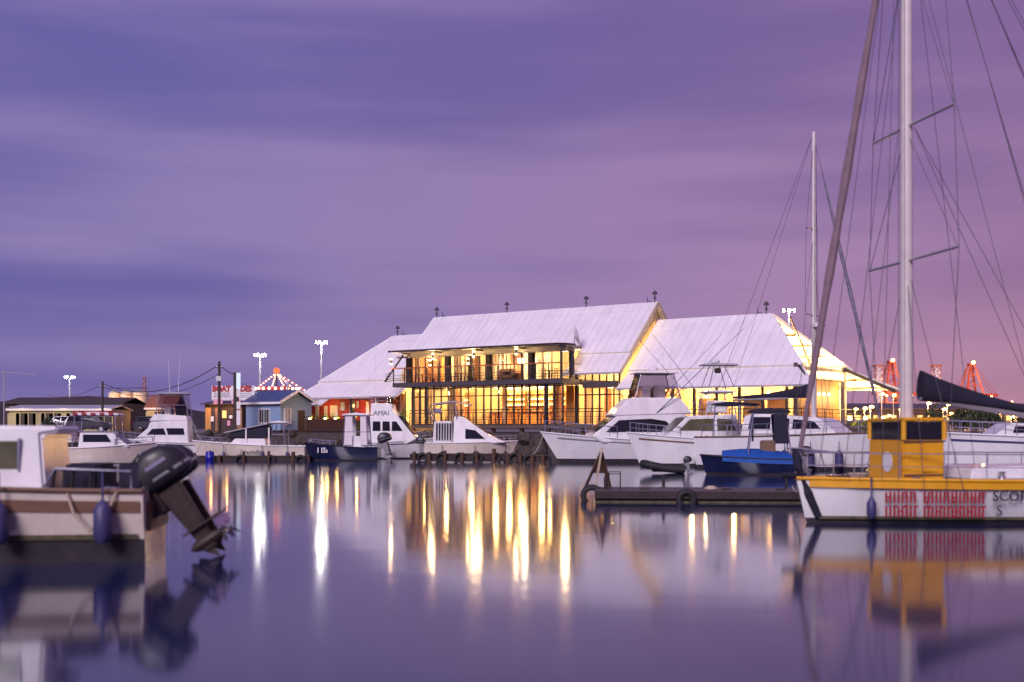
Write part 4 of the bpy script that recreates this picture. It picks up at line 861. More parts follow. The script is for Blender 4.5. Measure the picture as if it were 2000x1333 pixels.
# container stacks
cm = {}
for m in ('cont_red', 'cont_blue', 'cont_orange', 'cont_grey', 'cont_green'):
    b_ = MB(); b_.box((0, 0, 1.3), (12.2, 2.44, 2.55))
    for i in range(24): b_.box((-5.9 + i * .51, -1.25, 1.3), (.25, .06, 2.3))
    cm[m] = b_.mesh('container', m)
rc = random.Random(12); names = list(cm); CN = {'cont_red': 'red', 'cont_blue': 'blue', 'cont_orange': 'orange', 'cont_grey': 'grey', 'cont_green': 'green'}
for px in (1665, 1700, 1742, 1784, 1830, 1868, 1915, 1955, 1990):
    D = 470 + rc.random() * 60
    for k in range(rc.choice((1, 2, 3))):
        m = rc.choice(names); o = inst('shipping_container', cm[m], None, (X(px, D) + rc.uniform(-1, 1), D, QZ + k * 2.62), (0, 0, R(4)))
        tag(o, CN[m] + ' shipping container stacked in the port beyond the moored boats', 'container', 'shipping containers in the port')
# port street lamps
def plamp(px, py, D, label, en, r=.3, m='lamp_orange', grp='sodium lamps in the port'):
    x, y, z = at(px, py, D); t_ = thing('port_lamp', label, 'lamp post', (x, y, QZ), 0, grp); h = max(z - QZ, 2.4)
    MB().tube([(0, 0, 0), (0, 0, h - .1)], .12, 6, .07).build('post', 'galv', t_); MB().beam((0, 0, h - .1), (0, -.9, h + .05), .09).build('arm', 'galv', t_)
    MB().ball((0, -1.0, h), r, 10, 6, (1.2, 1, .7)).build('lamp_head', m, t_, smooth=True)
    light('port_light', (0, -1.4, h - .45), en, ORANGE, t_, .35)
plamp(1885, 806, 250, 'bright sodium lamp post below the broad girdered crane', 5200, .55)
plamp(1945, 806, 250, 'brightest sodium lamp post, beyond the white hull at the frame edge side', 6800, .65)
for i, (px, py) in enumerate(((1700, 795), (1722, 770), (1745, 772), (1757, 800), (1790, 790), (1812, 788), (1842, 800), (1856, 808), (1868, 812), (1905, 812), (1925, 800), (1965, 800), (1985, 795), (1830, 828), (1870, 796), (1688, 798), (1670, 800), (1735, 812), (1775, 805), (1800, 815), (1850, 790), (1893, 790), (1935, 815), (1955, 790), (1996, 806), (1975, 815))):
    plamp(px, py, 300 + 37 * (i % 5), 'small glowing sodium lamp post among the port lights', 3200, .5)
wh = thing('port_warehouse', 'long low port warehouse with a row of lit windows behind the moored yachts', 'warehouse', (X(1840, 420), 420, QZ))
MB().span((-34, 0, 0), (36, 20, 7)).build('wall', 'shed_dark', wh); MB().panel([(-35, -1, 7), (37, -1, 7), (37, 11, 9), (-35, 11, 9)], .3).build('roof', 'steel_grey', wh)
for i in range(22): MB().span((-32.5 + i * 3, -.2, 3), (-30.7 + i * 3, -.05, 5)).build('window', 'lit_window', wh)
for px, w_b, lab in ((1905, 6, 'dark bush on the quay below the broad girdered crane'), (1975, 8, 'wide dark bush on the quay below the brightest sodium lamp')):
    bush(lab, X(px, 105), 105, w_b, 2.2, 'leaf_dark', 700, .4, group='bushes below the sodium lamps')
qf = thing('quay_fence', 'thin black wire fence along the quay edge beyond the restaurant gable', 'fence', (0, 0, 0))
for k in range(26): x = 26 + k * 1.6; MB().tube([(x, 84.5 + .02 * k, QZ), (x, 84.5 + .02 * k, QZ + 1.4)], .035, 5).build('fence_post', 'steel_dark', qf)
for z in (.5, .95, 1.38): MB().tube([(26, 84.5, QZ + z), (66, 85.0, QZ + z)], .02, 4).build('fence_wire', 'steel_dark', qf)
for i, px in enumerate((1660, 1690, 1725)):
    x = X(px, 90); t_ = thing('garden_lamp', 'low glowing yellow bollard lamp on the quay by the restaurant gable', 'lamp', (x, 90, QZ), 0, 'bollard lamps by the gable')
    MB().tube([(0, 0, 0), (0, 0, 1.0)], .06, 7).build('post', 'steel_dark', t_); MB().ball((0, 0, 1.12), .15, 10, 6).build('globe', 'lamp_warm', t_, smooth=True); light('bollard_light', (0, -.3, 1.2), 60, AMBER, t_, .12)
    bush('small hedge lit yellow beside the bollard lamps', x + .8, 90.6, .9, 1.0, 'leaf', 260, .2, group='lit hedges by the gable')

# ================================================================== BOATS
def hull(par, Ln, B, fb, fs, hm='gelcoat', low='antifoul', deckm='deck_grey', rake=.6, trim='white_paint', full=.42, wl=.10, name='hull', stripe=None):
    """x forward, waterline z = 0; fb / fs freeboard at bow / stern"""
    NS = 15; rings = []; sheer = []
    for i in range(NS):
        t_ = i / (NS - 1); q = max(0, (t_ - full) / (1 - full)); b_ = B / 2 * (0.9 + .1 * min(1, t_ / full)) * max(0.012, 1 - q ** 2.3)
        s_ = fs + (fb - fs) * t_ ** 1.7; x0 = -Ln / 2 + Ln * t_; rk = rake * t_ ** 3
        def xr(z): return x0 - rk * (1 - (z + .4) / (s_ + .4))
        kz = -.42 * (1 - t_ ** 5) ; half = [(xr(kz), 0.0, kz), (xr(-.06), b_ * (.80 - .35 * q), -.06 + .05 * q), (xr(wl), b_ * (.86 - .34 * q), wl), (xr(s_ * .55), b_ * (.95 - .18 * q), s_ * .55), (xr(s_), b_, s_)]
        rings.append([(x, -y, z) for x, y, z in reversed(half)] + half[1:]); sheer.append((x0, b_, s_))
    m = MB(); n = 9; vs_ = [p_ for r in rings for p_ in r]; low_f = []; up_f = []
    for i in range(NS - 1):
        for j in range(n - 1): (low_f if 2 <= j <= 5 else up_f).append((i * n + j, i * n + j + 1, (i + 1) * n + j + 1, (i + 1) * n + j))
    m.add(vs_, up_f + [tuple(reversed(range(n)))]); m.cur = 1; o_ = len(m.f); m.f += low_f; m.m += [1] * len(low_f)
    h_ = m.build(name, [hm, low], par, smooth=True)
    d = MB(); dv = []
    for x, y, z in sheer: dv += [(x, -y * .97, z - .04), (x, y * .97, z - .04)]
    d.add(dv, [(2 * i, 2 * i + 1, 2 * i + 3, 2 * i + 2) for i in range(NS - 1)]); d.build('deck', deckm, par)
    for s_ in (-1, 1): MB().tube([(x, s_ * (y + .01), z) for x, y, z in sheer], .045, 6).build('rubbing_strake', trim, par, smooth=True)
    if stripe:
        for s_ in (-1, 1):
            sv = []
            for i in range(0, NS - 1): r_ = rings[i]; a_, c_ = (Vector(r_[8]), Vector(r_[7])) if s_ > 0 else (Vector(r_[0]), Vector(r_[1])); o_ = Vector((0, s_ * .014, 0)); sv += [a_.lerp(c_, .30) + o_, a_.lerp(c_, .42) + o_]
            MB().add(sv, [(2 * i, 2 * i + 2, 2 * i + 3, 2 * i + 1) for i in range(NS - 2)]).build('cove_stripe', stripe, par, smooth=True)
    for s_ in (-1, 1):
        for i in (1, NS - 4): x, y, z = sheer[i]; q_ = MB(); q_.box((x, s_ * (y - .1), z + .05), (.2, .05, .03)); q_.box((x, s_ * (y - .1), z + .02), (.06, .04, .06)); q_.build('cleat', 'chrome', par)
    def half_w(x):
        t_ = (x + Ln / 2) / Ln * (NS - 1); i = max(0, min(NS - 2, int(t_))); f_ = t_ - i
        return sheer[i][1] * (1 - f_) + sheer[i + 1][1] * f_, sheer[i][2] * (1 - f_) + sheer[i + 1][2] * f_
    return half_w
def house(par, prof, w0, w1, m='gelcoat', name='cabin', bevel=.05):
    """side profile (x, z) swept across; half width w0 at its lowest point, w1 at its highest"""
    zs = [z for _, z in prof]; z0, z1 = min(zs), max(zs)
    wd = lambda z: w0 + (w1 - w0) * (z - z0) / max(.01, z1 - z0)
    MB().loft([[(x, -wd(z), z) for x, z in prof], [(x, wd(z), z) for x, z in prof]]).build(name, m, par, bevel=bevel, smooth=True)
    return wd
def side_win(par, poly, wd, m='tint', name='side_window'):
    for s_ in (-1, 1):
        a = [Vector((x, s_ * (wd(z) + .004), z)) for x, z in poly]
        if s_ < 0: MB().prism(a, (0, -.018, 0)).build(name, m, par)
        else: MB().prism(a, (0, .018, 0)).build(name, m, par)
def front_win(par, x0, z0, x1, z1, w0, w1, m='tint', n=1, name='windscreen', gap=.05, d=.02):
    """panes on a sloping face running from (x0,z0) low to (x1,z1) high; half widths w0, w1"""
    nx, nz = (z1 - z0), -(x1 - x0); l = math.hypot(nx, nz); off = Vector((nx / l, 0, nz / l)) * d
    for i in range(n):
        a0, a1 = -1 + 2 * i / n, -1 + 2 * (i + 1) / n
        q = [Vector((x0, a0 * w0 + gap, z0)), Vector((x0, a1 * w0 - gap, z0)), Vector((x1, a1 * w1 - gap, z1)), Vector((x1, a0 * w1 + gap, z1))]
        MB().prism([p_ + off * .2 for p_ in q], off).build(name, m, par)
def rail(par, hw, x0, x1, h, n, inset=.08, r=.018, m='chrome', name='guard_rail', mid=True):
    xs = [x0 + (x1 - x0) * i / n for i in range(n + 1)]
    for s_ in (-1, 1):
        b_ = MB(); up = []
        for x in xs: y, z = hw(x); y = max(.03, y - inset); b_.tube([(x, s_ * y, z - .05), (x, s_ * y, z + h)], r, 5); up.append((x, s_ * y, z + h))
        b_.tube(up, r * 1.15, 5)
        if mid: b_.tube([(x, y, z - h * .5) for x, y, z in up], r * .7, 5)
        b_.build(name, m, par, smooth=True)
def frame_top(par, x0, x1, w, z0, z1, topm, lean=.25, th=.1, r=.035, name='hard_top', m='chrome', over=.25):
    b_ = MB()
    for s_ in (-1, 1):
        b_.tube([(x0 - lean, s_ * w, z0), (x0, s_ * w * .92, z1)], r, 6); b_.tube([(x1 + lean, s_ * w, z0), (x1, s_ * w * .92, z1)], r, 6); b_.tube([(x0, s_ * w * .92, z1), (x1, s_ * w * .92, z1)], r, 6)
        b_.tube([(x0 - lean * .5, s_ * w * .96, (z0 + z1) / 2), (x1 + lean * .5, s_ * w * .96, (z0 + z1) / 2)], r * .7, 6)
    for x in (x0, x1): b_.tube([(x, -w * .92, z1), (x, w * .92, z1)], r, 6)
    b_.build(name + '_frame', m, par, smooth=True)
    prof = [(x0 - over, z1 + .03), (x1 + over, z1 + .03), (x1 + over - .1, z1 + th), ((x0 + x1) / 2, z1 + th + .09), (x0 - over + .1, z1 + th)]
    house(par, prof, w * 1.04, w * .95, topm, name, .03)
def outboard(par, loc, tilt=0.0, sc=1.0, m='engine_black', legm='engine_grey', rz=0.0):
    """stern faces -x: engine hangs behind; tilt swings the leg up and back"""
    e_ = bpy.data.objects.new('outboard_engine', None); col.objects.link(e_); e_.parent = par; e_.location = loc; e_.scale = (sc, sc, sc); e_.rotation_euler = (0, tilt, rz)
    rg = []
    for x, z, w, h in ((-.02, .30, .10, .12), (-.08, .33, .19, .24), (-.28, .38, .22, .31), (-.50, .37, .21, .29), (-.66, .33, .15, .21), (-.72, .31, .08, .12)):
        rg.append([(x, w * math.copysign(abs(math.cos(a)) ** .55, math.cos(a)), z + h * math.copysign(abs(math.sin(a)) ** .6, math.sin(a)) * (1 if math.sin(a) > 0 else .8)) for a in [2 * math.pi * k / 16 for k in range(16)]])
    MB().loft(rg).build('cowling', m, e_, smooth=True)
    bd = []
    for x in (-.74, -.6, -.3, -.05): bd.append((x, {-.74: .085, -.6: .185, -.3: .228, -.05: .16}[x]))
    MB().prism([(x, w, .27) for x, w in bd] + [(x, -w, .27) for x, w in reversed(bd)], (0, 0, .035)).build('cowl_band', 'engine_grey', e_)
    for s_ in (-1, 1): MB().box((-.36, s_ * .222, .45), (.3, .012, .05)).build('cowl_stripe', 'chrome', e_)
    MB().loft([[(-.30 + a * .17, b_ * .09, .12) for a, b_ in ((-1, -1), (1, -1), (1, 1), (-1, 1))], [(-.31 + a * .12, b_ * .06, -.5) for a, b_ in ((-1, -1), (1, -1), (1, 1), (-1, 1))], [(-.31 + a * .09, b_ * .04, -.86) for a, b_ in ((-1, -1), (1, -1), (1, 1), (-1, 1))]]).build('leg', legm, e_, bevel=.02)
    MB().box((-.38, 0, -.52), (.55, .26, .025)).build('cavitation_plate', legm, e_)
    MB().loft([[(x, r_ * math.cos(a), -.74 + r_ * math.sin(a)) for a in [2 * math.pi * k / 8 for k in range(8)]] for x, r_ in ((-.08, .02), (-.16, .07), (-.45, .075), (-.52, .05))]).build('gearcase', legm, e_, smooth=True)
    MB().prism([(-.18, -.012, -.8), (-.36, -.012, -.8), (-.34, -.012, -1.0)], (0, .024, 0)).build('skeg', legm, e_)
    pr_ = MB()
    for k in range(3):
        a = 2 * math.pi * k / 3; c, s = math.cos(a), math.sin(a)
        pts_ = [(-.52, .03, .04), (-.60, -.03, .04), (-.63, -.09, .15), (-.58, .0, .20), (-.52, .09, .15)]
        pr_.prism([(x, y * c - z * s, -.74 + y * s + z * c) for x, y, z in pts_], (-.012, 0, 0))
    pr_.build('propeller', 'chrome', e_)
    MB().span((-.14, -.12, -.12), (.1, .12, .18)).build('bracket', legm, e_)
    return e_
def fender(par, loc, r=.13, h=.5, m='fender_blue'):
    b_ = MB(); b_.lathe([(.02, h + .5), (.02, h + .06), (r * .5, h), (r, h - .1), (r, .1), (r * .5, 0)], loc, 10); b_.build('fender', m, par, smooth=True)
def whip(par, p0, p1, r=.02, name='antenna', m='white_paint'): MB().tube([p0, p1], r, 5, r * .4).build(name, m, par)

# ---- white flybridge cruiser (bow to the west)
D = 95; bt = thing('flybridge_cruiser', 'small white cruiser with dark windows and clear-curtained flybridge tower', 'boat', (X(322, D), D, 0), R(184))
hw = hull(bt, 6.8, 2.5, 1.45, 1.1, rake=.5, stripe='steel_grey')
wd = house(bt, [(2.2, 1.3), (1.1, 2.25), (.9, 2.75), (-1.9, 2.85), (-2.0, 1.05), (1.0, 1.05)], 1.08, .92)
side_win(bt, [(1.15, 1.75), (.75, 2.2), (-.1, 2.25), (-.3, 1.75)], wd); side_win(bt, [(-.45, 1.75), (-.3, 2.25), (-1.6, 2.25), (-1.7, 1.75)], wd)
front_win(bt, 2.05, 1.45, 1.2, 2.2, .95, .86, n=3)
house(bt, [(1.0, 2.8), (.6, 3.35), (.5, 3.35), (-1.8, 3.2), (-1.9, 2.82)], .92, .86, 'gelcoat', 'flybridge', .04)
frame_top(bt, -1.7, .3, .85, 3.2, 4.85, 'grey_canvas', .2)
for s_ in (-1, 1): MB().panel([(.42, s_ * .84, 3.4), (.2, s_ * .79, 4.8), (-1.6, s_ * .79, 4.8), (-1.8, s_ * .84, 3.4)], .01).build('clear_curtain', 'clear_plastic', bt)
MB().box((-.3, 0, 3.55), (.5, 1.0, .7)).build('helm_console', 'gelcoat', bt, bevel=.05); MB().box((-1.2, 0, 3.5), (.5, 1.2, .6)).build('helm_seat', 'navy_canvas', bt, bevel=.06)
rail(bt, hw, .6, 3.1, .55, 5); ld = MB()
for s_ in (-1, 1): ld.tube([(-2.9, s_ * .25 + .6, 1.1), (-2.0, s_ * .25 + .6, 3.2)], .025, 5)
for k in range(6): ld.tube([(-2.85 + k * .15, .35, 1.25 + k * .35), (-2.85 + k * .15, .85, 1.25 + k * .35)], .02, 5)
ld.build('ladder', 'chrome', bt)
lettering('ZAMBUO', .42, 'dark_letter', bt, (1.55, hw(1.55)[0] * .97 + .02, .72), (R(90), 0, R(180)), shear=.2)
whip(bt, (-.5, .6, 4.9), (-.4, .7, 7.6)); whip(bt, (-.9, -.6, 4.9), (-1.0, -.7, 7.8)); outboard(bt, (-3.45, .4, .9), R(0)); outboard(bt, (-3.45, -.4, .9), R(0))
# ---- open fishing boat with grey dodger
D = 89; bt = thing('open_fishing_boat', 'long low white open boat with a dark grey dodger and white posts', 'boat', (X(488, D), D, 0), R(178))
hw = hull(bt, 8.4, 2.5, 1.35, .95, 'gelcoat_cream', rake=.7)
wd = house(bt, [(1.3, 1.0), (.9, 1.5), (-1.3, 1.5), (-1.4, .9), (1.2, .9)], .9, .85)
wd = house(bt, [(1.5, 1.55), (1.2, 1.9), (-1.4, 2.45), (-1.5, 1.55)], .88, .8, 'navy_canvas', 'dodger'); house(bt, [(1.7, 1.96), (-1.5, 2.62), (-1.5, 2.52), (1.6, 1.88)], .95, .95, 'grey_canvas', 'dodger_roof', .02)
for x in (-1.6, .05): MB().span((x - .05, .86, 1.0), (x + .05, .93, 2.3)).build('dodger_post', 'white_paint', bt)
frame_top(bt, -2.6, -1.8, .7, 1.0, 2.6, 'white_canvas', .1)
rail(bt, hw, 1.8, 3.9, .35, 4); lettering('Lounder', .5, 'dark_letter', bt, (-.4, hw(-.4)[0] + .04, .55), (R(90), 0, R(180)), shear=.35)
for x in (-3, -1.2, 1.6): fender(bt, (x, hw(x)[0] + .12, .1), .12, .45)
outboard(bt, (-4.25, .35, .85), 0); outboard(bt, (-4.25, -.35, .85), 0)
# ---- blue drum buoy
by = thing('blue_drum', 'bright blue plastic drum float at the end of the low jetty', 'drum', (X(410, 84), 84, 0))
MB().lathe([(.26, -.2), (.29, -.1), (.29, .2), (.31, .23), (.29, .26), (.29, .55), (.26, .66)], n=16).build('drum_body', 'buoy_blue', by, smooth=True); MB().lathe([(.08, .66), (.08, .72)], n=10).build('drum_cap', 'black_rubber', by)
# ---- navy open boat with twin engines
D = 85; bt = thing('navy_ski_boat', 'navy blue hulled boat with a white canvas shelter and twin black engines', 'boat', (X(668, D), D, 0), R(178))
hw = hull(bt, 5.2, 2.2, 1.25, .9, 'navy_hull', rake=.5, trim='navy_canvas')
house(bt, [(-.2, .9), (-.3, 1.7), (-1.6, 1.7), (-1.7, .85), (-.3, .85)], .7, .62, 'gelcoat', 'console')
frame_top(bt, -1.8, -.35, .85, .9, 3.1, 'white_canvas', .12, .12)
for s_ in (-1, 1): MB().panel([(-.25, s_ * .84, 1.1), (-.35, s_ * .8, 3.05), (-.85, s_ * .8, 3.05), (-.85, s_ * .84, 1.1)], .012).build('side_curtain', 'white_canvas', bt); MB().panel([(-1.4, s_ * .84, 1.1), (-1.4, s_ * .8, 3.05), (-1.8, s_ * .8, 3.05), (-1.9, s_ * .84, 1.1)], .012).build('side_curtain', 'white_canvas', bt)
lettering('I ISI', .5, 'poster', bt, (1.2, hw(1.2)[0] * .99 + .02, .72), (R(90), 0, R(180)), bold=.01)
outboard(bt, (-2.65, .42, 1.0), R(18), 1.25); outboard(bt, (-2.65, -.42, 1.0), R(18), 1.25); rail(bt, hw, .6, 2.3, .3, 4)
# ---- white wheelhouse boat
D = 91; bt = thing('wheelhouse_boat', 'white wheelhouse boat with a sharply raked windscreen and dark side windows', 'boat', (X(768, D), D, 0), R(-6))
hw = hull(bt, 6.0, 2.3, 1.5, 1.15, rake=.6, stripe='fender_blue')
wd = house(bt, [(1.9, 1.45), (.15, 3.55), (-.0, 4.05), (-1.5, 4.1), (-1.7, 1.1), (1.2, 1.1)], 1.0, .72)
for a, b_ in ((-1.35, -.75), (-.62, -.05), (.08, .62)): side_win(bt, [(a, 2.05), (a, 2.75), (b_ - .05 if b_ < .5 else .4, 2.75), (b_ if b_ < .5 else .9, 2.05)], wd)
front_win(bt, 1.65, 1.85, .55, 3.15, .8, .7, n=2)
lettering('AMAI', .5, 'dark_letter', bt, (-.75, -wd(3.35) - .02, 3.35), (R(83), 0, 0), shear=.1)
frame_top(bt, -1.5, -.4, .6, 4.0, 4.55, 'white_canvas', .05, .08); whip(bt, (-1.2, -.5, 4.1), (-1.2, -.55, 8.6)); whip(bt, (-.3, .5, 4.5), (-.2, .5, 8.8))
rail(bt, hw, .9, 2.8, .5, 4); MB().box((-2.2, 0, 1.35), (.9, 1.6, .4)).build('bait_box', 'gelcoat', bt, bevel=.05); outboard(bt, (-3.05, .4, .95), 0); outboard(bt, (-3.05, -.4, .95), 0)
# ---- white cabin boat with sloping foredeck
D = 87; bt = thing('cabin_boat', 'white cabin boat with long sloping foredeck below the glowing bar', 'boat', (X(922, D), D, 0), R(-3))
hw = hull(bt, 6.5, 2.4, 1.35, 1.2, 'gelcoat_cream', rake=.8)
wd = house(bt, [(2.4, 1.25), (1.3, 1.75), (.1, 2.55), (-.6, 3.05), (-1.2, 3.1), (-1.25, 1.15), (1.2, 1.15)], .98, .7)
side_win(bt, [(1.0, 1.5), (.3, 2.1), (-.4, 2.2), (-.4, 1.5)], wd); front_win(bt, 1.15, 1.9, .2, 2.5, .75, .72, n=2)
MB().panel([(-1.3, -.6, 1.3), (-1.3, .6, 1.3), (-1.3, .6, 2.7), (-1.3, -.6, 2.7)], .02).build('cabin_door', 'tint', bt)
house(bt, [(-1.3, 1.2), (-1.35, 2.75), (-2.6, 2.75), (-2.7, 1.15)], .93, .85, 'white_canvas', 'cockpit_canvas')
for k in range(6): MB().span((-2.45 + k * .19, -.97, 1.4), (-2.36 + k * .19, -.9, 2.6)).build('canvas_stripe', 'navy_canvas', bt)
ar = MB(); ar.tube([(-2.7, -.9, 2.7), (-3.0, -.9, 3.5), (-2.7, -.75, 3.95), (-1.2, -.7, 4.15), (-.1, -.7, 3.85)], .05, 6); ar.tube([(-2.7, .9, 2.7), (-3.0, .9, 3.5), (-2.7, .75, 3.95), (-1.2, .7, 4.15), (-.1, .7, 3.85)], .05, 6)
for s_ in (-1, 1): ar.tube([(-1.0, s_ * .8, 2.9), (-1.2, s_ * .7, 4.12)], .04, 6)
ar.build('arch_frame', 'chrome', bt, smooth=True); house(bt, [(-2.8, 3.93), (-1.2, 4.17), (.0, 3.92), (-.1, 3.85), (-1.2, 4.08), (-2.7, 3.86)], .85, .8, 'grey_canvas', 'bimini', .02)
MB().box((-2.4, 0, 3.5), (.5, .8, .3)).build('search_light_bar', 'chrome', bt, bevel=.04); rail(bt, hw, 1.4, 3.1, .4, 4); outboard(bt, (-3.3, 0, 1.0), 0)
for x in (-2.0, .3, 2.4): fender(bt, (x, -hw(x)[0] - .14, .05), .16, .55, 'black_rubber')
# ---- large white sport fishing cruiser
D = 80; bt = thing('sport_fishing_cruiser', 'large white sport fishing cruiser with wraparound dark windscreen and tall curtained flybridge', 'boat', (X(1243, D), D, 0), R(186))
hw = hull(bt, 12.6, 4.0, 2.0, 1.25, rake=1.5, wl=.28, stripe='engine_grey')
wd = house(bt, [(3.2, 1.75), (1.6, 3.0), (1.4, 3.1), (-2.9, 3.2), (-3.0, 1.3), (2.5, 1.3)], 1.7, 1.45, bevel=.08)
side_win(bt, [(2.3, 2.0), (1.45, 2.75), (-.6, 2.85), (-1.6, 2.7), (-2.1, 2.25), (-2.1, 2.0)], wd)
front_win(bt, 2.95, 2.05, 1.85, 2.85, 1.5, 1.4, n=3)
house(bt, [(1.9, 3.05), (.9, 4.0), (.6, 4.2), (-2.6, 4.2), (-3.4, 3.15), (1.5, 3.0)], 1.5, 1.3, 'gelcoat', 'flybridge', .08)
frame_top(bt, -2.2, -.1, 1.2, 4.1, 5.75, 'gelcoat', .45, .12, .04, over=.35)
for s_ in (-1, 1): MB().panel([(.3, s_ * 1.19, 4.25), (-.1, s_ * 1.09, 5.7), (-2.2, s_ * 1.09, 5.7), (-2.5, s_ * 1.19, 4.25)], .012).build('clear_curtain', 'clear_plastic', bt)
MB().panel([(.36, -1.15, 4.25), (.36, 1.15, 4.25), (-.06, 1.05, 5.7), (-.06, -1.05, 5.7)], .012).build('clear_curtain', 'clear_plastic', bt)
MB().box((-.5, 0, 4.55), (.6, 1.4, .8)).build('helm_console', 'gelcoat', bt, bevel=.06)
for s_ in (-.5, .5): MB().box((-1.5, s_, 4.6), (.5, .5, .9)).build('helm_seat', 'white_canvas', bt, bevel=.06)
MB().lathe([(.1, 0), (.3, .05), (.34, .2), (.2, .32), (.02, .36)], (-1.1, 0, 5.95), 14).build('radar_dome', 'white_paint', bt, smooth=True)
for s_ in (-1, 1): whip(bt, (-1.0, s_ * 1.45, 3.2), (-6.4, s_ * 2.6, 8.6), .035, 'outrigger', 'chrome'); whip(bt, (-1.9, s_ * 1.0, 5.9), (-2.2, s_ * 1.05, 8.4))
rail(bt, hw, 1.6, 6.0, .75, 9); MB().span((-6.0, -1.7, 1.2), (-5.7, 1.7, 1.65)).build('transom_board', 'gelcoat', bt, bevel=.04)
MB().box((-3.9, 0, 1.75), (.6, .6, .9)).build('fighting_chair', 'white_canvas', bt, bevel=.08)
# ---- second white cruiser in front
D = 72; bt = thing('white_motor_cruiser', 'white motor cruiser with olive tinted windscreen and high thin tuna tower', 'boat', (X(1345, D), D, 0), R(187))
hw = hull(bt, 7.4, 2.8, 2.0, 1.5, rake=1.0, wl=.2, stripe='tan_trim')
wd = house(bt, [(1.6, 1.8), (.3, 2.95), (-2.6, 3.05), (-2.7, 1.55), (1.2, 1.55)], 1.2, 1.0)
side_win(bt, [(.9, 2.1), (.2, 2.75), (-1.2, 2.8), (-1.2, 2.1)], wd, 'tint_olive'); side_win(bt, [(-1.4, 2.1), (-1.4, 2.8), (-2.3, 2.75), (-2.5, 2.1)], wd, 'tint_olive'); front_win(bt, 1.35, 2.1, .5, 2.85, 1.0, .95, 'tint_olive', 3)
frame_top(bt, -2.4, -1.0, .85, 3.0, 4.3, 'white_canvas', .2, .1)
MB().box((-1.7, 0, 3.5), (.9, 1.2, .7)).build('helm_console', 'gelcoat', bt, bevel=.06)
for s_ in (-1, 1):
    for xa, xb in ((-2.6, -2.0), (-.9, -1.4)): MB().tube([(xa, s_ * .9, 4.3), (xb, s_ * .5, 5.9)], .03, 5).build('tower_leg', 'chrome', bt)
house(bt, [(-2.9, 5.9), (-.7, 5.9), (-.9, 6.02), (-2.7, 6.02)], .65, .6, 'grey_canvas', 'tower_top', .02)
MB().lathe([(.1, 0), (.26, .05), (.28, .16), (.02, .28)], (-1.6, 0, 6.03), 12).build('radar_dome', 'white_paint', bt, smooth=True)
MB().box((-1.6, .5, 5.6), (.35, .3, .3)).build('spot_lamp', 'steel_dark', bt, bevel=.05)
for s_ in (-1, 1): whip(bt, (-1.2, s_ * 1.0, 3.1), (2.6, s_ * 1.8, 7.6), .025, 'outrigger', 'chrome')
rail(bt, hw, .8, 3.5, .6, 6); fender(bt, (0, hw(0)[0] + .16, .3), .16, .6, 'white_canvas')
# ---- black inflatable dinghy
D = 61; bt = thing('inflatable_dinghy', 'small black inflatable dinghy with a tiny outboard before the white cruisers', 'dinghy', (X(1298, D), D, 0), R(176))
tb = []
for k in range(25):
    a = k / 24; 
    if a < .36: p_ = (-.95 + 1.5 * a / .36, -.5, .2 + .16 * (a / .36) ** 2)
    elif a > .64: q = (1 - a) / .36; p_ = (-.95 + 1.5 * q, .5, .2 + .16 * q ** 2)
    else: an = (a - .36) / .28 * math.pi; p_ = (.55 + .5 * math.sin(an), -.5 * math.cos(an), .36 + .12 * math.sin(an))
    tb.append(p_)
MB().tube(tb, .2, 10).build('tube', 'black_rubber', bt, smooth=True); MB().box((-.2, 0, .12), (1.6, .8, .08)).build('floor', 'black_rubber', bt); MB().box((-.1, 0, .36), (.22, .9, .05)).build('thwart', 'tan_trim', bt); MB().box((-.92, 0, .28), (.05, .8, .4)).build('transom', 'black_rubber', bt)
outboard(bt, (-.95, 0, .42), R(10), .6)
# ---- navy boat under blue cover
D = 59; bt = thing('covered_navy_boat', 'navy launch with a bright blue boat cover and a dark canopy frame', 'boat', (X(1462, D), D, 0), R(172))
hw = hull(bt, 4.6, 2.0, .95, .75, 'navy_hull', rake=.4, trim='black_rubber')
rg = []
for i in range(9):
    t_ = i / 8; x = -2.05 + 3.3 * t_; w, z = hw(x); w += .04; hh = .28 + .18 * math.sin(math.pi * t_)
    rg.append([(x, -w, z - .22), (x, -w, z + .02), (x, -w * .55, z + hh * .8), (x, 0, z + hh), (x, w * .55, z + hh * .8), (x, w, z + .02), (x, w, z - .22)])
MB().loft(rg).build('boat_cover', 'blue_cover', bt, smooth=True)
frame_top(bt, -1.7, -.2, .75, .95, 2.95, 'navy_canvas', .25, .16); 
MB().panel([(-.2, -.7, 1.6), (-.2, .7, 1.6), (-.2, .69, 2.92), (-.2, -.69, 2.92)], .02).build('canopy_screen', 'navy_canvas', bt)
for s_ in (-1, 1): MB().panel([(-1.85, s_ * .74, 1.5), (-1.75, s_ * .71, 2.9), (-1.1, s_ * .71, 2.9), (-1.2, s_ * .74, 1.5)], .02).build('canopy_curtain', 'navy_canvas', bt)
MB().box((-.9, 0, 1.35), (.7, .8, .6)).build('helm_console', 'tan_trim', bt, bevel=.05); outboard(bt, (-2.35, 0, .75), 0, .95)
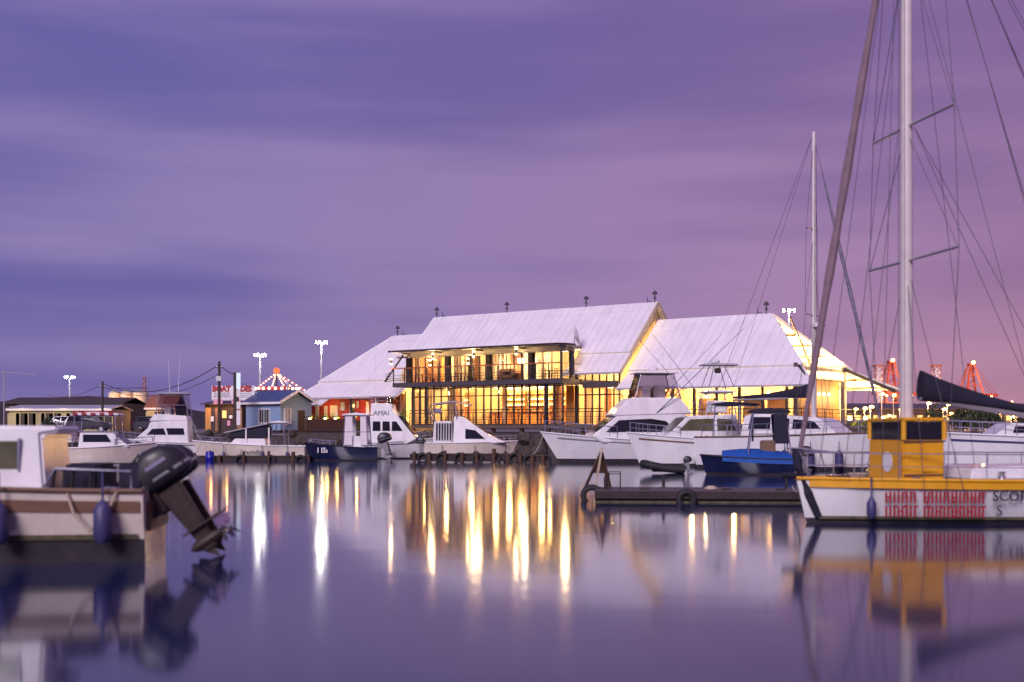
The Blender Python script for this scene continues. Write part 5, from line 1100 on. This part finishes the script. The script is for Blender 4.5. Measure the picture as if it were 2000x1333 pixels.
# ---- sail boats
def rig(par, mx, mz, H, bow_x, bow_z, stern_x, stern_z, beam, spread, mr=.12, jib='mast_paint', jib_r=.10, rings=True, mm='mast_paint', jdir=1, wires=.011):
    ms = bpy.data.objects.new('mast', None); col.objects.link(ms); ms.parent = par; ms.location = (mx, 0, mz)
    b_ = MB(); b_.tube([(0, 0, 0), (0, 0, H * .6), (0, 0, H)], mr, 10, mr * .72); b_.build('mast_tube', mm, ms, smooth=True)
    for k, (f_, w) in enumerate(spread):
        s_ = MB(); s_.tube([(-.12, -w, H * f_ + .04), (0, 0, H * f_), (-.12, w, H * f_ + .04)], .035, 6); s_.build('spreader', 'alu', ms)
    sh = MB()
    for s_ in (-1, 1):
        pts_ = [(-.15, s_ * beam * .46, -.2)] + [(-.12, s_ * w, H * f_ + .04) for f_, w in spread] + [(0, 0, H * .98)]
        sh.tube(pts_, wires, 4)
        for i, (f_, w) in enumerate(spread): sh.tube([(.35 - .6 * (i % 2), s_ * beam * .44, -.2) if i == 0 else (-.12, s_ * spread[i - 1][1], H * spread[i - 1][0]), (0, 0, H * f_ - .1)], wires, 4)
        sh.tube([(-.6, s_ * beam * .45, -.2), (0, 0, H * spread[0][0])], wires, 4)
        sh.tube([(.1, s_ * .12, .3), (.1, s_ * .10, H * .95)], wires * .8, 4)
    sh.tube([(stern_x - mx, beam * .3, stern_z - mz), (0, 0, H)], wires, 4); sh.tube([(stern_x - mx, -beam * .3, stern_z - mz), (0, 0, H)], wires, 4)
    sh.build('shrouds', 'wire', ms)
    p0 = Vector((bow_x - mx, 0, bow_z - mz)); p1 = Vector((.05, 0, H * .97)); jb = MB()
    n = 26; pts_ = [p0.lerp(p1, i / n) for i in range(n + 1)]
    rgs = []
    for i, p_ in enumerate(pts_):
        f_ = i / n; r_ = max(.022, jib_r * math.sin(math.pi * min(1, f_ * 1.02 + .06)) ** .6) * (1 + .12 * math.sin(i * 1.7))
        rgs.append([p_ + Vector((r_ * math.cos(a), r_ * math.sin(a), 0)) for a in [2 * math.pi * k / 8 for k in range(8)]])
    jb.loft(rgs).build('furled_jib', jib, ms, smooth=True)
    return ms
def boom(par, x0, z0, x1, z1, r=.2, m='navy_canvas', sag=.15):
    MB().tube([(x0, 0, z0), (x1, 0, z1)], .07, 8).build('boom', 'alu', par); rgs = []
    for i in range(13):
        t_ = i / 12; x = x0 + (x1 - x0) * t_; z = z0 + (z1 - z0) * t_ + .12; r_ = r * (1.0 - .62 * t_ ** .7); hh = r_ * (2.6 - 1.6 * min(1, t_ * 1.6)) if i < 8 else r_ * 1.1
        rgs.append([(x, r_ * math.cos(a), z + hh * math.sin(a) * (1 if math.sin(a) > 0 else .4)) for a in [2 * math.pi * k / 10 for k in range(10)]])
    MB().loft(rgs).build('sail_cover', m, par, smooth=True)
mat('jib_mauve', (0.20, 0.13, 0.16), .8, var=.2, bump=.4, bscale=6)
mat('jib_striped', (0.16, 0.14, 0.20), .8, var=.5, scale=2.2)
# white yacht behind
bx, byy = 19.4, 63.5; a = R(-38); Ln = 10.5
bt = thing('white_sailing_yacht', 'white sailing yacht with dark cabin windows and hanging blue fenders', 'sailboat', (bx - Ln / 2 * math.cos(a), byy - Ln / 2 * math.sin(a), 0), a)
hw = hull(bt, Ln, 3.4, 2.05, 1.75, 'gelcoat', rake=1.4, trim='tan_trim', wl=.2, full=.5)
wd = house(bt, [(3.0, 1.95), (2.0, 2.75), (-1.8, 3.05), (-2.4, 2.9), (-2.6, 1.6), (2.4, 1.7)], 1.25, 1.0)
side_win(bt, [(2.1, 2.2), (1.7, 2.6), (.5, 2.72), (.5, 2.2)], wd); side_win(bt, [(.3, 2.2), (.3, 2.74), (-.6, 2.82), (-.6, 2.2)], wd); side_win(bt, [(-.8, 2.2), (-.8, 2.84), (-2.0, 2.85), (-2.1, 2.2)], wd)
rig(bt, 1.2, 2.75, 15.4, 5.0, 2.1, -5.1, 1.8, 3.4, ((.36, .85), (.66, .7)), .15, 'jib_striped', .11)
boom(bt, 1.0, 3.95, -3.6, 3.8, .24); rail(bt, hw, -4.8, 4.9, .65, 12)
for x in (3.2, 1.8, 0.4): fender(bt, (x, -hw(x)[0] - .2, .15), .22, .9)
MB().lathe([(.1, 0), (.32, .05), (.34, .2), (.02, .34)], (1.5, 0, 7.6), 12).build('radar_dome', 'white_paint', bt, smooth=True)
frame_top(bt, -4.2, -2.7, 1.1, 1.8, 3.5, 'navy_canvas', .1, .12)
# white hull on the right
D = 57; bt = thing('white_moored_launch', 'white launch with grey side windows moored beyond the yellow trimmed yacht', 'boat', (X(2050, D), D + .6, 0), R(176))
hw = hull(bt, 10.5, 3.2, 2.05, 1.7, rake=1.0, wl=.3, stripe='fender_blue')
wd = house(bt, [(2.6, 1.9), (1.9, 2.45), (-3.5, 2.6), (-3.6, 1.7), (2.2, 1.7)], 1.2, 1.1)
for a0 in (-.4, .8): side_win(bt, [(a0, 2.02), (a0 + .1, 2.32), (a0 + .9, 2.32), (a0 + 1.0, 2.02)], wd)
rail(bt, hw, 1.2, 5.0, .6, 8)
# yellow trimmed charter yacht
ya = R(190); Ln = 11.5; bowx, bowy = 6.66, 28.8
bt = thing('yellow_charter_yacht', 'white and yellow charter yacht with red lettered hull, yellow deckhouse and tall mast', 'sailboat', (bowx - Ln / 2 * math.cos(ya), bowy - Ln / 2 * math.sin(ya), 0), ya)
hw = hull(bt, Ln, 3.4, 1.05, .98, 'gelcoat', rake=.35, trim='yellow_paint', wl=.12, full=.45)
yb = MB(); ys = []
for i in range(25):
    x = -5.7 + 11.2 * i / 24; w, z = hw(x); ys += [(x, w + .022, z - .02), (x, w * .985 + .022, z - .2)]
yb.add(ys, [(2 * i, 2 * i + 2, 2 * i + 3, 2 * i + 1) for i in range(24)]); yb.build('gunwale_stripe', 'yellow_paint', bt, smooth=True)
plan = [(3.5, -.86), (3.5, .86), (2.5, .9), (2.5, -.9)]
MB().prism([(x, y, 1.0) for x, y in plan], (0, 0, .95)).build('deckhouse', 'yellow_paint', bt, bevel=.03)
for i in range(len(plan)):
    (x0, y0), (x1, y1) = plan[i], plan[(i + 1) % len(plan)]; l = math.dist((x0, y0), (x1, y1))
    MB().tube([(x0 * .995, y0 * .98, 1.95), (x0 * .995, y0 * .98, 2.38)], .06, 8).build('window_post', 'yellow_paint', bt)
    MB().panel([(x0 * .99, y0 * .96, 1.95), (x1 * .99, y1 * .96, 1.95), (x1 * .99, y1 * .96, 2.36), (x0 * .99, y0 * .96, 2.36)], .02).build('deckhouse_window', 'tint', bt)
MB().prism([(x * 1.03 - .08, y * 1.05, 2.38) for x, y in plan], (0, 0, .08)).build('deckhouse_roof', 'yellow_paint', bt, bevel=.02)
st = MB(); st.lathe([(.24, 0), (.24, .012)], n=20); o = st.build('round_sticker', 'poster', bt); o.location = (3.505, .1, 1.42); nrm = Vector((1, 0, 0)); o.rotation_euler = nrm.to_track_quat('Z', 'Y').to_euler()
for z in (1.12, 1.9): MB().span((2.46, .905 if z < 1.5 else .9, z), (3.52, .925, z + .035)).build('deckhouse_trim', 'tan_trim', bt)
MB().span((2.62, .90, 1.2), (3.05, .915, 1.82)).build('side_panel', 'yellow_paint', bt, bevel=.01)
for x, y in ((1.2, 1.15), (-.4, 1.2)):
    MB().lathe([(.11, 0), (.09, .05), (.065, .1), (.09, .16), (.09, .19)], (x, y, 1.02), 12).build('winch', 'chrome', bt, smooth=True)
for k in range(5): MB().tube([(4.3 + .16 * (1 + .12 * k) * math.cos(a_ * .524), .25 + .16 * (1 + .12 * k) * math.sin(a_ * .524), 1.03 + .03 * k) for a_ in range(13)], .02, 5).build('rope_coil', 'rope', bt, smooth=True)
MB().box((4.65, 0, 1.06), (.5, .5, .1)).build('fore_hatch', 'tint', bt, bevel=.03)
wl_ = MB(); wv = []
for i in range(23):
    x = -5.6 + 10.9 * i / 22; w, z = hw(x); q = max(0, ((x + Ln / 2) / Ln - .45) / .55); wv += [(x - .03, w * (.865 - .34 * q) + .03, .17), (x - .04, w * (.86 - .34 * q) + .025, .10)]
wl_.add(wv, [(2 * i, 2 * i + 2, 2 * i + 3, 2 * i + 1) for i in range(22)]); wl_.build('waterline_stain', 'weed', bt, smooth=True)
# lettering: the red words are smeared past reading, only upright strokes remain
def strokes(x0, x1, z0, z1, m, seed, name):
    rnd = random.Random(seed); b_ = MB(); x = x0
    while x > x1:
        w, z = hw(x); tz = z1 + rnd.uniform(-.02, .02)
        b_.box((x, w * .975 + .03, (z0 + tz) / 2), (.042, .02, tz - z0), 0)
        k = rnd.random()
        if k < .25: b_.box((x - .04, w * .975 + .03, z1 - .02), (.08, .02, .035))
        if k > .8: b_.box((x - .04, w * .975 + .03, (z0 + z1) / 2), (.08, .02, .03))
        if k > .9: b_.box((x - .04, w * .975 + .03, z0 + .02), (.08, .02, .03))
        x -= .085
    b_.build(name, m, bt)
strokes(3.95, 3.3, .50, .76, 'red_letter', 1, 'red_lettering'); strokes(3.15, 1.8, .50, .76, 'red_letter', 2, 'red_lettering')
strokes(3.95, 3.3, .18, .44, 'red_letter', 3, 'red_lettering'); strokes(3.15, 1.8, .18, .44, 'red_letter', 4, 'red_lettering')
lettering('SCOP', .34, 'dark_letter', bt, (1.28, hw(1.28)[0] * .99 + .03, .66), (R(90), 0, R(180)), bold=.004); lettering('S', .34, 'dark_letter', bt, (1.5, hw(1.5)[0] * .97 + .03, .32), (R(90), 0, R(180)))
mz = 2.4; rig(bt, 2.97, 1.0, 16.0, 5.75, 1.15, -5.7, 1.1, 3.4, ((.325, 2.15), (.525, 1.95), (.80, 1.3)), .165, 'jib_mauve', .11, wires=.009)
for (za, xb, yb_, zb) in ((16.8, -5.7, 1.2, 1.1), (16.8, -5.7, -1.2, 1.1), (16.8, -3.4, 1.6, 1.05), (16.8, -3.4, -1.6, 1.05), (16.6, -1.2, 1.65, 1.05), (13.8, .2, 1.65, 1.05), (13.8, .2, -1.65, 1.05), (12.5, 3.9, 1.4, 1.05), (12.5, 3.9, -1.4, 1.05), (9.4, 4.6, .9, 1.05), (9.4, -.4, 0, 2.9), (9.4, -1.2, 0, 2.85), (16.9, 4.2, 1.2, 1.05), (16.9, -1.6, 0, 2.95), (15.9, 5.3, .2, 1.1)):
    MB().tube([(2.97 + (.2 if xb > 2.85 else -.2), 0, za), (xb, yb_, zb)], .008, 4).build('stay', 'wire', bt)
boom(bt, 2.6, 2.95, -1.6, 2.3, .21); rail(bt, hw, -4.8, 5.5, .6, 11, r=.014)
MB().tube([(5.4, 0, 1.1), (6.1, 0, 1.12)], .07, 8).build('bowsprit', 'navy_canvas', bt); bp = MB()
for s_ in (-1, 1): bp.tube([(4.7, s_ * .6, 1.0), (4.9, s_ * .55, 1.65), (5.8, s_ * .12, 1.75), (6.0, 0, 1.75)], .02, 6); bp.tube([(5.5, s_ * .2, 1.1), (5.75, s_ * .12, 1.75)], .02, 6)
bp.build('bow_pulpit', 'chrome', bt, smooth=True); fd = MB(); fd.tube([(5.75, .02, 1.75), (5.72, .05, 1.3), (5.5, .12, .7), (5.25, .12, .15)], .13, 8, .09); fd.build('bow_fender', 'navy_canvas', bt, smooth=True)
for x in (4.3,): fender(bt, (x, hw(x)[0] + .13, .15), .11, .45)
house(bt, [(1.9, 1.0), (1.8, 1.3), (-3.2, 1.4), (-3.4, 1.0)], 1.05, .9, 'gelcoat', 'coachroof')
# ---- small boat with red and white striped canopy
D = 76; bt = thing('striped_canopy_boat', 'small motor boat with a red and white striped canopy and dark outboard', 'boat', (X(205, D), D, 0), R(4))
hw = hull(bt, 6.2, 2.3, 1.35, 1.0, 'gelcoat_cream', rake=.6)
wd = house(bt, [(1.7, 1.1), (.6, 2.0), (-1.3, 2.0), (-1.4, 1.0), (1.2, 1.0)], .9, .8, 'gelcoat'); front_win(bt, 1.5, 1.3, .75, 1.92, .75, .7, n=2); side_win(bt, [(.6, 1.4), (.3, 1.85), (-1.1, 1.85), (-1.1, 1.4)], wd)
frame_top(bt, -1.6, .8, .9, 1.1, 3.0, 'white_canvas', .15, .16)
for i in range(5): MB().panel([(-1.7 + i * .54, -.96, 3.05), (-1.43 + i * .54, -.96, 3.05), (-1.43 + i * .54, -.99, 3.2), (-1.7 + i * .54, -.99, 3.2)], .01).build('canopy_stripe', 'red_canvas', bt)
for i in range(4): house(bt, [(-1.6 + i * .6, 3.215), (-1.33 + i * .6, 3.215), (-1.33 + i * .6, 3.30), (-1.6 + i * .6, 3.30)], .85, .85, 'red_canvas', 'canopy_stripe', 0)
outboard(bt, (-3.15, 0, .9), R(8), 1.1); rail(bt, hw, .8, 2.9, .4, 4)
# ---- dark workboat
D = 82; bt = thing('dark_workboat', 'low dark grey workboat lying between the striped canopy boat and the quay', 'boat', (X(95, D), D, 0), R(2))
hw = hull(bt, 8.5, 2.6, 1.4, 1.1, 'steel_grey', trim='black_rubber', rake=.6); house(bt, [(2.0, 1.2), (1.5, 2.0), (-.2, 2.05), (-.3, 1.1)], .9, .8, 'gelcoat_cream'); rail(bt, hw, -3.8, 3.8, .5, 9, m='steel_dark')
# ---- near boat on the left with tilted engines
ya = R(186); bt = thing('cream_ski_boat', 'large cream fishing boat with dark brown trim and two engines tilted out of the water', 'boat', (-6.35 - 3.6, 20.9, 0), ya)
hw = hull(bt, 7.6, 2.6, 1.6, 1.18, 'gelcoat_cream', low='antifoul', rake=.9, trim='tan_trim', wl=.38)
ts = MB(); tv = []
for i in range(21):
    x = -3.75 + 7.2 * i / 20; w, z = hw(x); tv += [(x, w * .985 + .02, z * .86), (x, w * .97 + .02, z * .70)]
ts.add(tv, [(2 * i, 2 * i + 2, 2 * i + 3, 2 * i + 1) for i in range(20)]); ts.build('hull_stripe', 'tan_trim', bt, smooth=True)
wd = house(bt, [(1.9, 1.45), (.9, 2.05), (.7, 2.27), (-2.35, 2.25), (-2.4, 2.15), (-2.1, 2.1), (-2.2, 1.1), (1.4, 1.1)], .95, .82, 'gelcoat'); side_win(bt, [(.6, 1.55), (.3, 2.0), (-.7, 2.0), (-.7, 1.55)], wd, 'tint'); side_win(bt, [(-.85, 1.55), (-.85, 2.0), (-1.75, 2.0), (-1.75, 1.55)], wd, 'tint_olive')
for s_ in (-1, 1): MB().span((-3.7, s_ * .5 - .16, 1.2), (-3.3, s_ * .5 + .16, 1.62)).build('fuel_box', 'navy_canvas', bt, bevel=.03)
MB().box((-2.7, 0, 1.35), (.6, 1.5, .5)).build('rear_seat', 'navy_canvas', bt, bevel=.06)
for x in (-2.3, -2.6, -2.9): MB().tube([(x, 1.0, 1.1), (x - .08, 1.05, 1.55)], .03, 7).build('rod_holder', 'steel_dark', bt)
for x in (-3.2, -1.6): fender(bt, (x, hw(x)[0] + .16, .35), .15, .65, 'fender_blue')
for y in (-.42, .42): outboard(bt, (-3.85, y, .86), R(34), 1.3, 'engine_black', 'engine_rust')
rail(bt, hw, .5, 3.4, .45, 6)

for s_ in (-1, 1):
    b_ = MB(); b_.tube([(-3.6, s_ * 1.12, 1.15), (-3.6, s_ * 1.12, 1.5), (-2.4, s_ * 1.16, 1.55), (-2.2, s_ * 1.16, 1.2)], .022, 6); b_.build('stern_rail', 'chrome', bt, smooth=True)
MB().tube([(-3.8, .42, 1.5), (-3.6, .5, 1.75), (-3.4, .4, 1.5), (-3.35, .2, 1.35)], .03, 6).build('engine_hose', 'black_rubber', bt, smooth=True); MB().tube([(-3.8, -.42, 1.5), (-3.6, -.3, 1.75), (-3.4, -.2, 1.5), (-3.35, -.1, 1.35)], .03, 6).build('engine_hose', 'black_rubber', bt, smooth=True)
rp = MB(); rp.tube([(-2.6, 1.22, 1.2), (-2.75, 1.34, .8), (-3.0, 1.36, .55), (-3.25, 1.34, .8), (-3.4, 1.2, 1.2)], .022, 6); rp.build('dock_line', 'rope', bt, smooth=True)
MB().box((-3.84, 0, .75), (.05, 1.7, .5)).build('transom_plate', 'tan_trim', bt)
for a0 in (-1.75, -.7): MB().span((a0 - .03, .86, 1.5), (a0 + .0, .93, 2.05)).build('window_frame', 'chrome', bt)
house(bt, [(.5, 2.27), (.4, 2.36), (-.1, 2.36), (-.2, 2.26)], .3, .28, 'gelcoat', 'roof_hatch', .02)
for x in (-1.4, -.2, 1.0): MB().tube([(x, .78, 2.24), (x + .1, .8, 2.33), (x + .5, .8, 2.33), (x + .6, .78, 2.24)], .018, 6).build('grab_rail', 'chrome', bt, smooth=True)
wv = []
for i in range(19):
    x = -3.7 + 6.4 * i / 18; w, z = hw(x); q = max(0, ((x + 3.8) / 7.6 - .42) / .58); wv += [(x, w * (.885 - .32 * q) + .03, .47), (x, w * (.865 - .34 * q) + .03, .38)]
MB().add(wv, [(2 * i, 2 * i + 2, 2 * i + 3, 2 * i + 1) for i in range(18)]).build('waterline_stain', 'weed', bt, smooth=True)

# ------------------------------------------------------------------ jetties
def tyre(par, loc, r=.32):
    b_ = MB(); n = 14; rgs = []
    for i in range(n + 1):
        a = 2 * math.pi * i / n; c = Vector((math.cos(a) * r, 0, math.sin(a) * r)); d = Vector((math.cos(a), 0, math.sin(a)))
        rgs.append([c + d * .1 * math.cos(q) + Vector((0, .09 * math.sin(q), 0)) for q in [2 * math.pi * k / 7 for k in range(7)]])
    b_.loft(rgs, cap=False); o = b_.build('tyre', 'black_rubber', par, smooth=True); o.location = loc
def jetty(label, x0, x1, y0, w, z, rz, planks=True, tyres=0, piles=5):
    Lx = x1 - x0; t_ = thing('timber_jetty', label, 'jetty', ((x0 + x1) / 2, y0, 0), rz)
    MB().span((-Lx / 2, -w / 2, z - .42), (Lx / 2, w / 2, z - .06)).build('float', 'pontoon_side', t_)
    n = int(Lx / .22); me = MB().span((-.1, -w / 2 - .05, z - .055), (.1, w / 2 + .05, z)).mesh('plank', 'jetty_wood')
    for i in range(n): inst('plank', me, t_, (-Lx / 2 + (i + .5) * Lx / n, random.uniform(-.02, .02), random.uniform(0, .008)))
    for i in range(piles): x = -Lx / 2 + Lx * (i + .3) / piles; MB().tube([(x, -w / 2 - .18, -1.0), (x + random.uniform(-.08, .08), -w / 2 - .18, z + random.uniform(.0, .4))], random.uniform(.09, .14), 8).build('pile', 'jetty_wood', t_, smooth=True)
    for i in range(tyres): tyre(t_, (-Lx / 2 + Lx * (i + .7) / tyres, -w / 2 - .12, z - .3), .3)
    return t_
jetty('low dark timber jetty lying before the open white boat', X(365, 83.5), X(602, 83.5), 84.6, 1.0, .35, R(0), tyres=4)
jetty('brown timber jetty hung with black tyres before the cabin boat', X(800, 81.5), X(1015, 81.5), 82.2, 1.2, .55, R(0), tyres=6, piles=7)
jetty('short brown timber jetty end by the bow of the sport cruiser', X(1010, 79), X(1075, 79), 79.2, 1.4, .5, R(0), tyres=2, piles=3)
# foreground pontoon
pn = thing('floating_pontoon', 'grey brown floating pontoon with plank deck, low in the middle of the basin', 'pontoon', ((2.55 + 9.2) / 2, 37.6, 0), R(-5))
MB().span((-3.3, -1.05, -.25), (3.3, 1.05, .30)).build('float', 'pontoon_side', pn)
me = MB().span((-.105, -1.12, .305), (.105, 1.12, .36)).mesh('plank', 'pontoon_deck')
for i in range(30): inst('plank', me, pn, (-3.2 + i * .2207, random.uniform(-.02, .02), random.uniform(0, .01)))
for y in (-1.14, 1.14): MB().span((-3.32, y - .04, .12), (3.32, y + .04, .34)).build('edge_beam', 'pontoon_side', pn)
for x, y in ((-3.0, -.8), (-3.0, .8), (-1.2, .9), (2.6, .9)): MB().tube([(x, y, .3), (x, y, .72)], .05, 7).build('bollard', 'steel_dark', pn)
MB().span((-3.31, -1.075, -.06), (3.31, -1.055, .05)).build('weed_line', 'weed', pn)
for x in (-.6,): tyre(pn, (x, -1.22, .12), .22)
for x in (-1.8, .6, 2.2): q = MB(); q.box((x, -.85, .40), (.3, .06, .05)); q.box((x, -.85, .37), (.1, .05, .06)); q.build('cleat', 'steel_dark', pn)
for k in range(4): MB().tube([(.2 + (.2 - .03 * k) * math.cos(a_ * .524), -.2 + (.2 - .03 * k) * math.sin(a_ * .524), .385 + .02 * k) for a_ in range(13)], .022, 5).build('rope_coil', 'rope', pn, smooth=True)
ed = MB()
for y in (-.9, .9): ed.tube([(-2.9, y, .35), (-2.9, y, .85), (-2.55, y, .85), (-2.55, y, .35)], .02, 5)
ed.build('ladder_hoop', 'steel_dark', pn); tyre(pn, (-3.42, -.3, .15), .26)
gp = thing('tripod_stand', 'brown timber tripod with one long pale pole at the end of the pontoon', 'tripod', (2.72, 38.3, .36), R(0))
for p_ in ((-.42, .3, 0), (.36, .35, 0)): MB().beam((p_[0], p_[1], 0), (.06, .05, 1.12), .13, .05).build('leg', 'jetty_wood', gp)
MB().prism([(-.2, .2, .45), (.22, .22, .45), (.07, .08, 1.0), (.0, .08, 1.0)], (0, .03, 0)).build('web_board', 'jetty_wood', gp)
MB().tube([(-.16, -.42, -.05), (.09, .02, 1.25)], .035, 7).build('pole', 'rope', gp, smooth=True)
for o in list(scn.objects):
    if o.type == 'EMPTY' and o.parent is None and not o.get('label'): print('UNLABELLED', o.name)

def mooring(a, b_, label, sag=.25):
    a, b_ = Vector(a), Vector(b_); pts_ = [a.lerp(b_, i / 10) - Vector((0, 0, sag * 4 * (i / 10) * (1 - i / 10))) for i in range(11)]
    tag(MB().tube(pts_, .022, 5).build('mooring_rope', 'rope'), label, 'rope')
mooring((X(385, 87), 88.2, 1.3), (X(372, 84), 84.4, .4), 'pale mooring rope from the open white boat to the low jetty')
mooring((X(1000, 86.5), 86.6, 1.3), (X(1008, 82), 82.2, .6), 'pale mooring rope from the cabin boat bow to the tyre hung jetty')
mooring((X(1062, 79.6), 79.8, 1.9), (X(1040, 79), 79.3, .55), 'pale mooring rope from the sport cruiser bow to the short jetty')
mooring((6.9, 28.9, 1.05), (8.3, 36.4, .5), 'pale mooring rope from the yellow trimmed yacht bow to the pontoon')
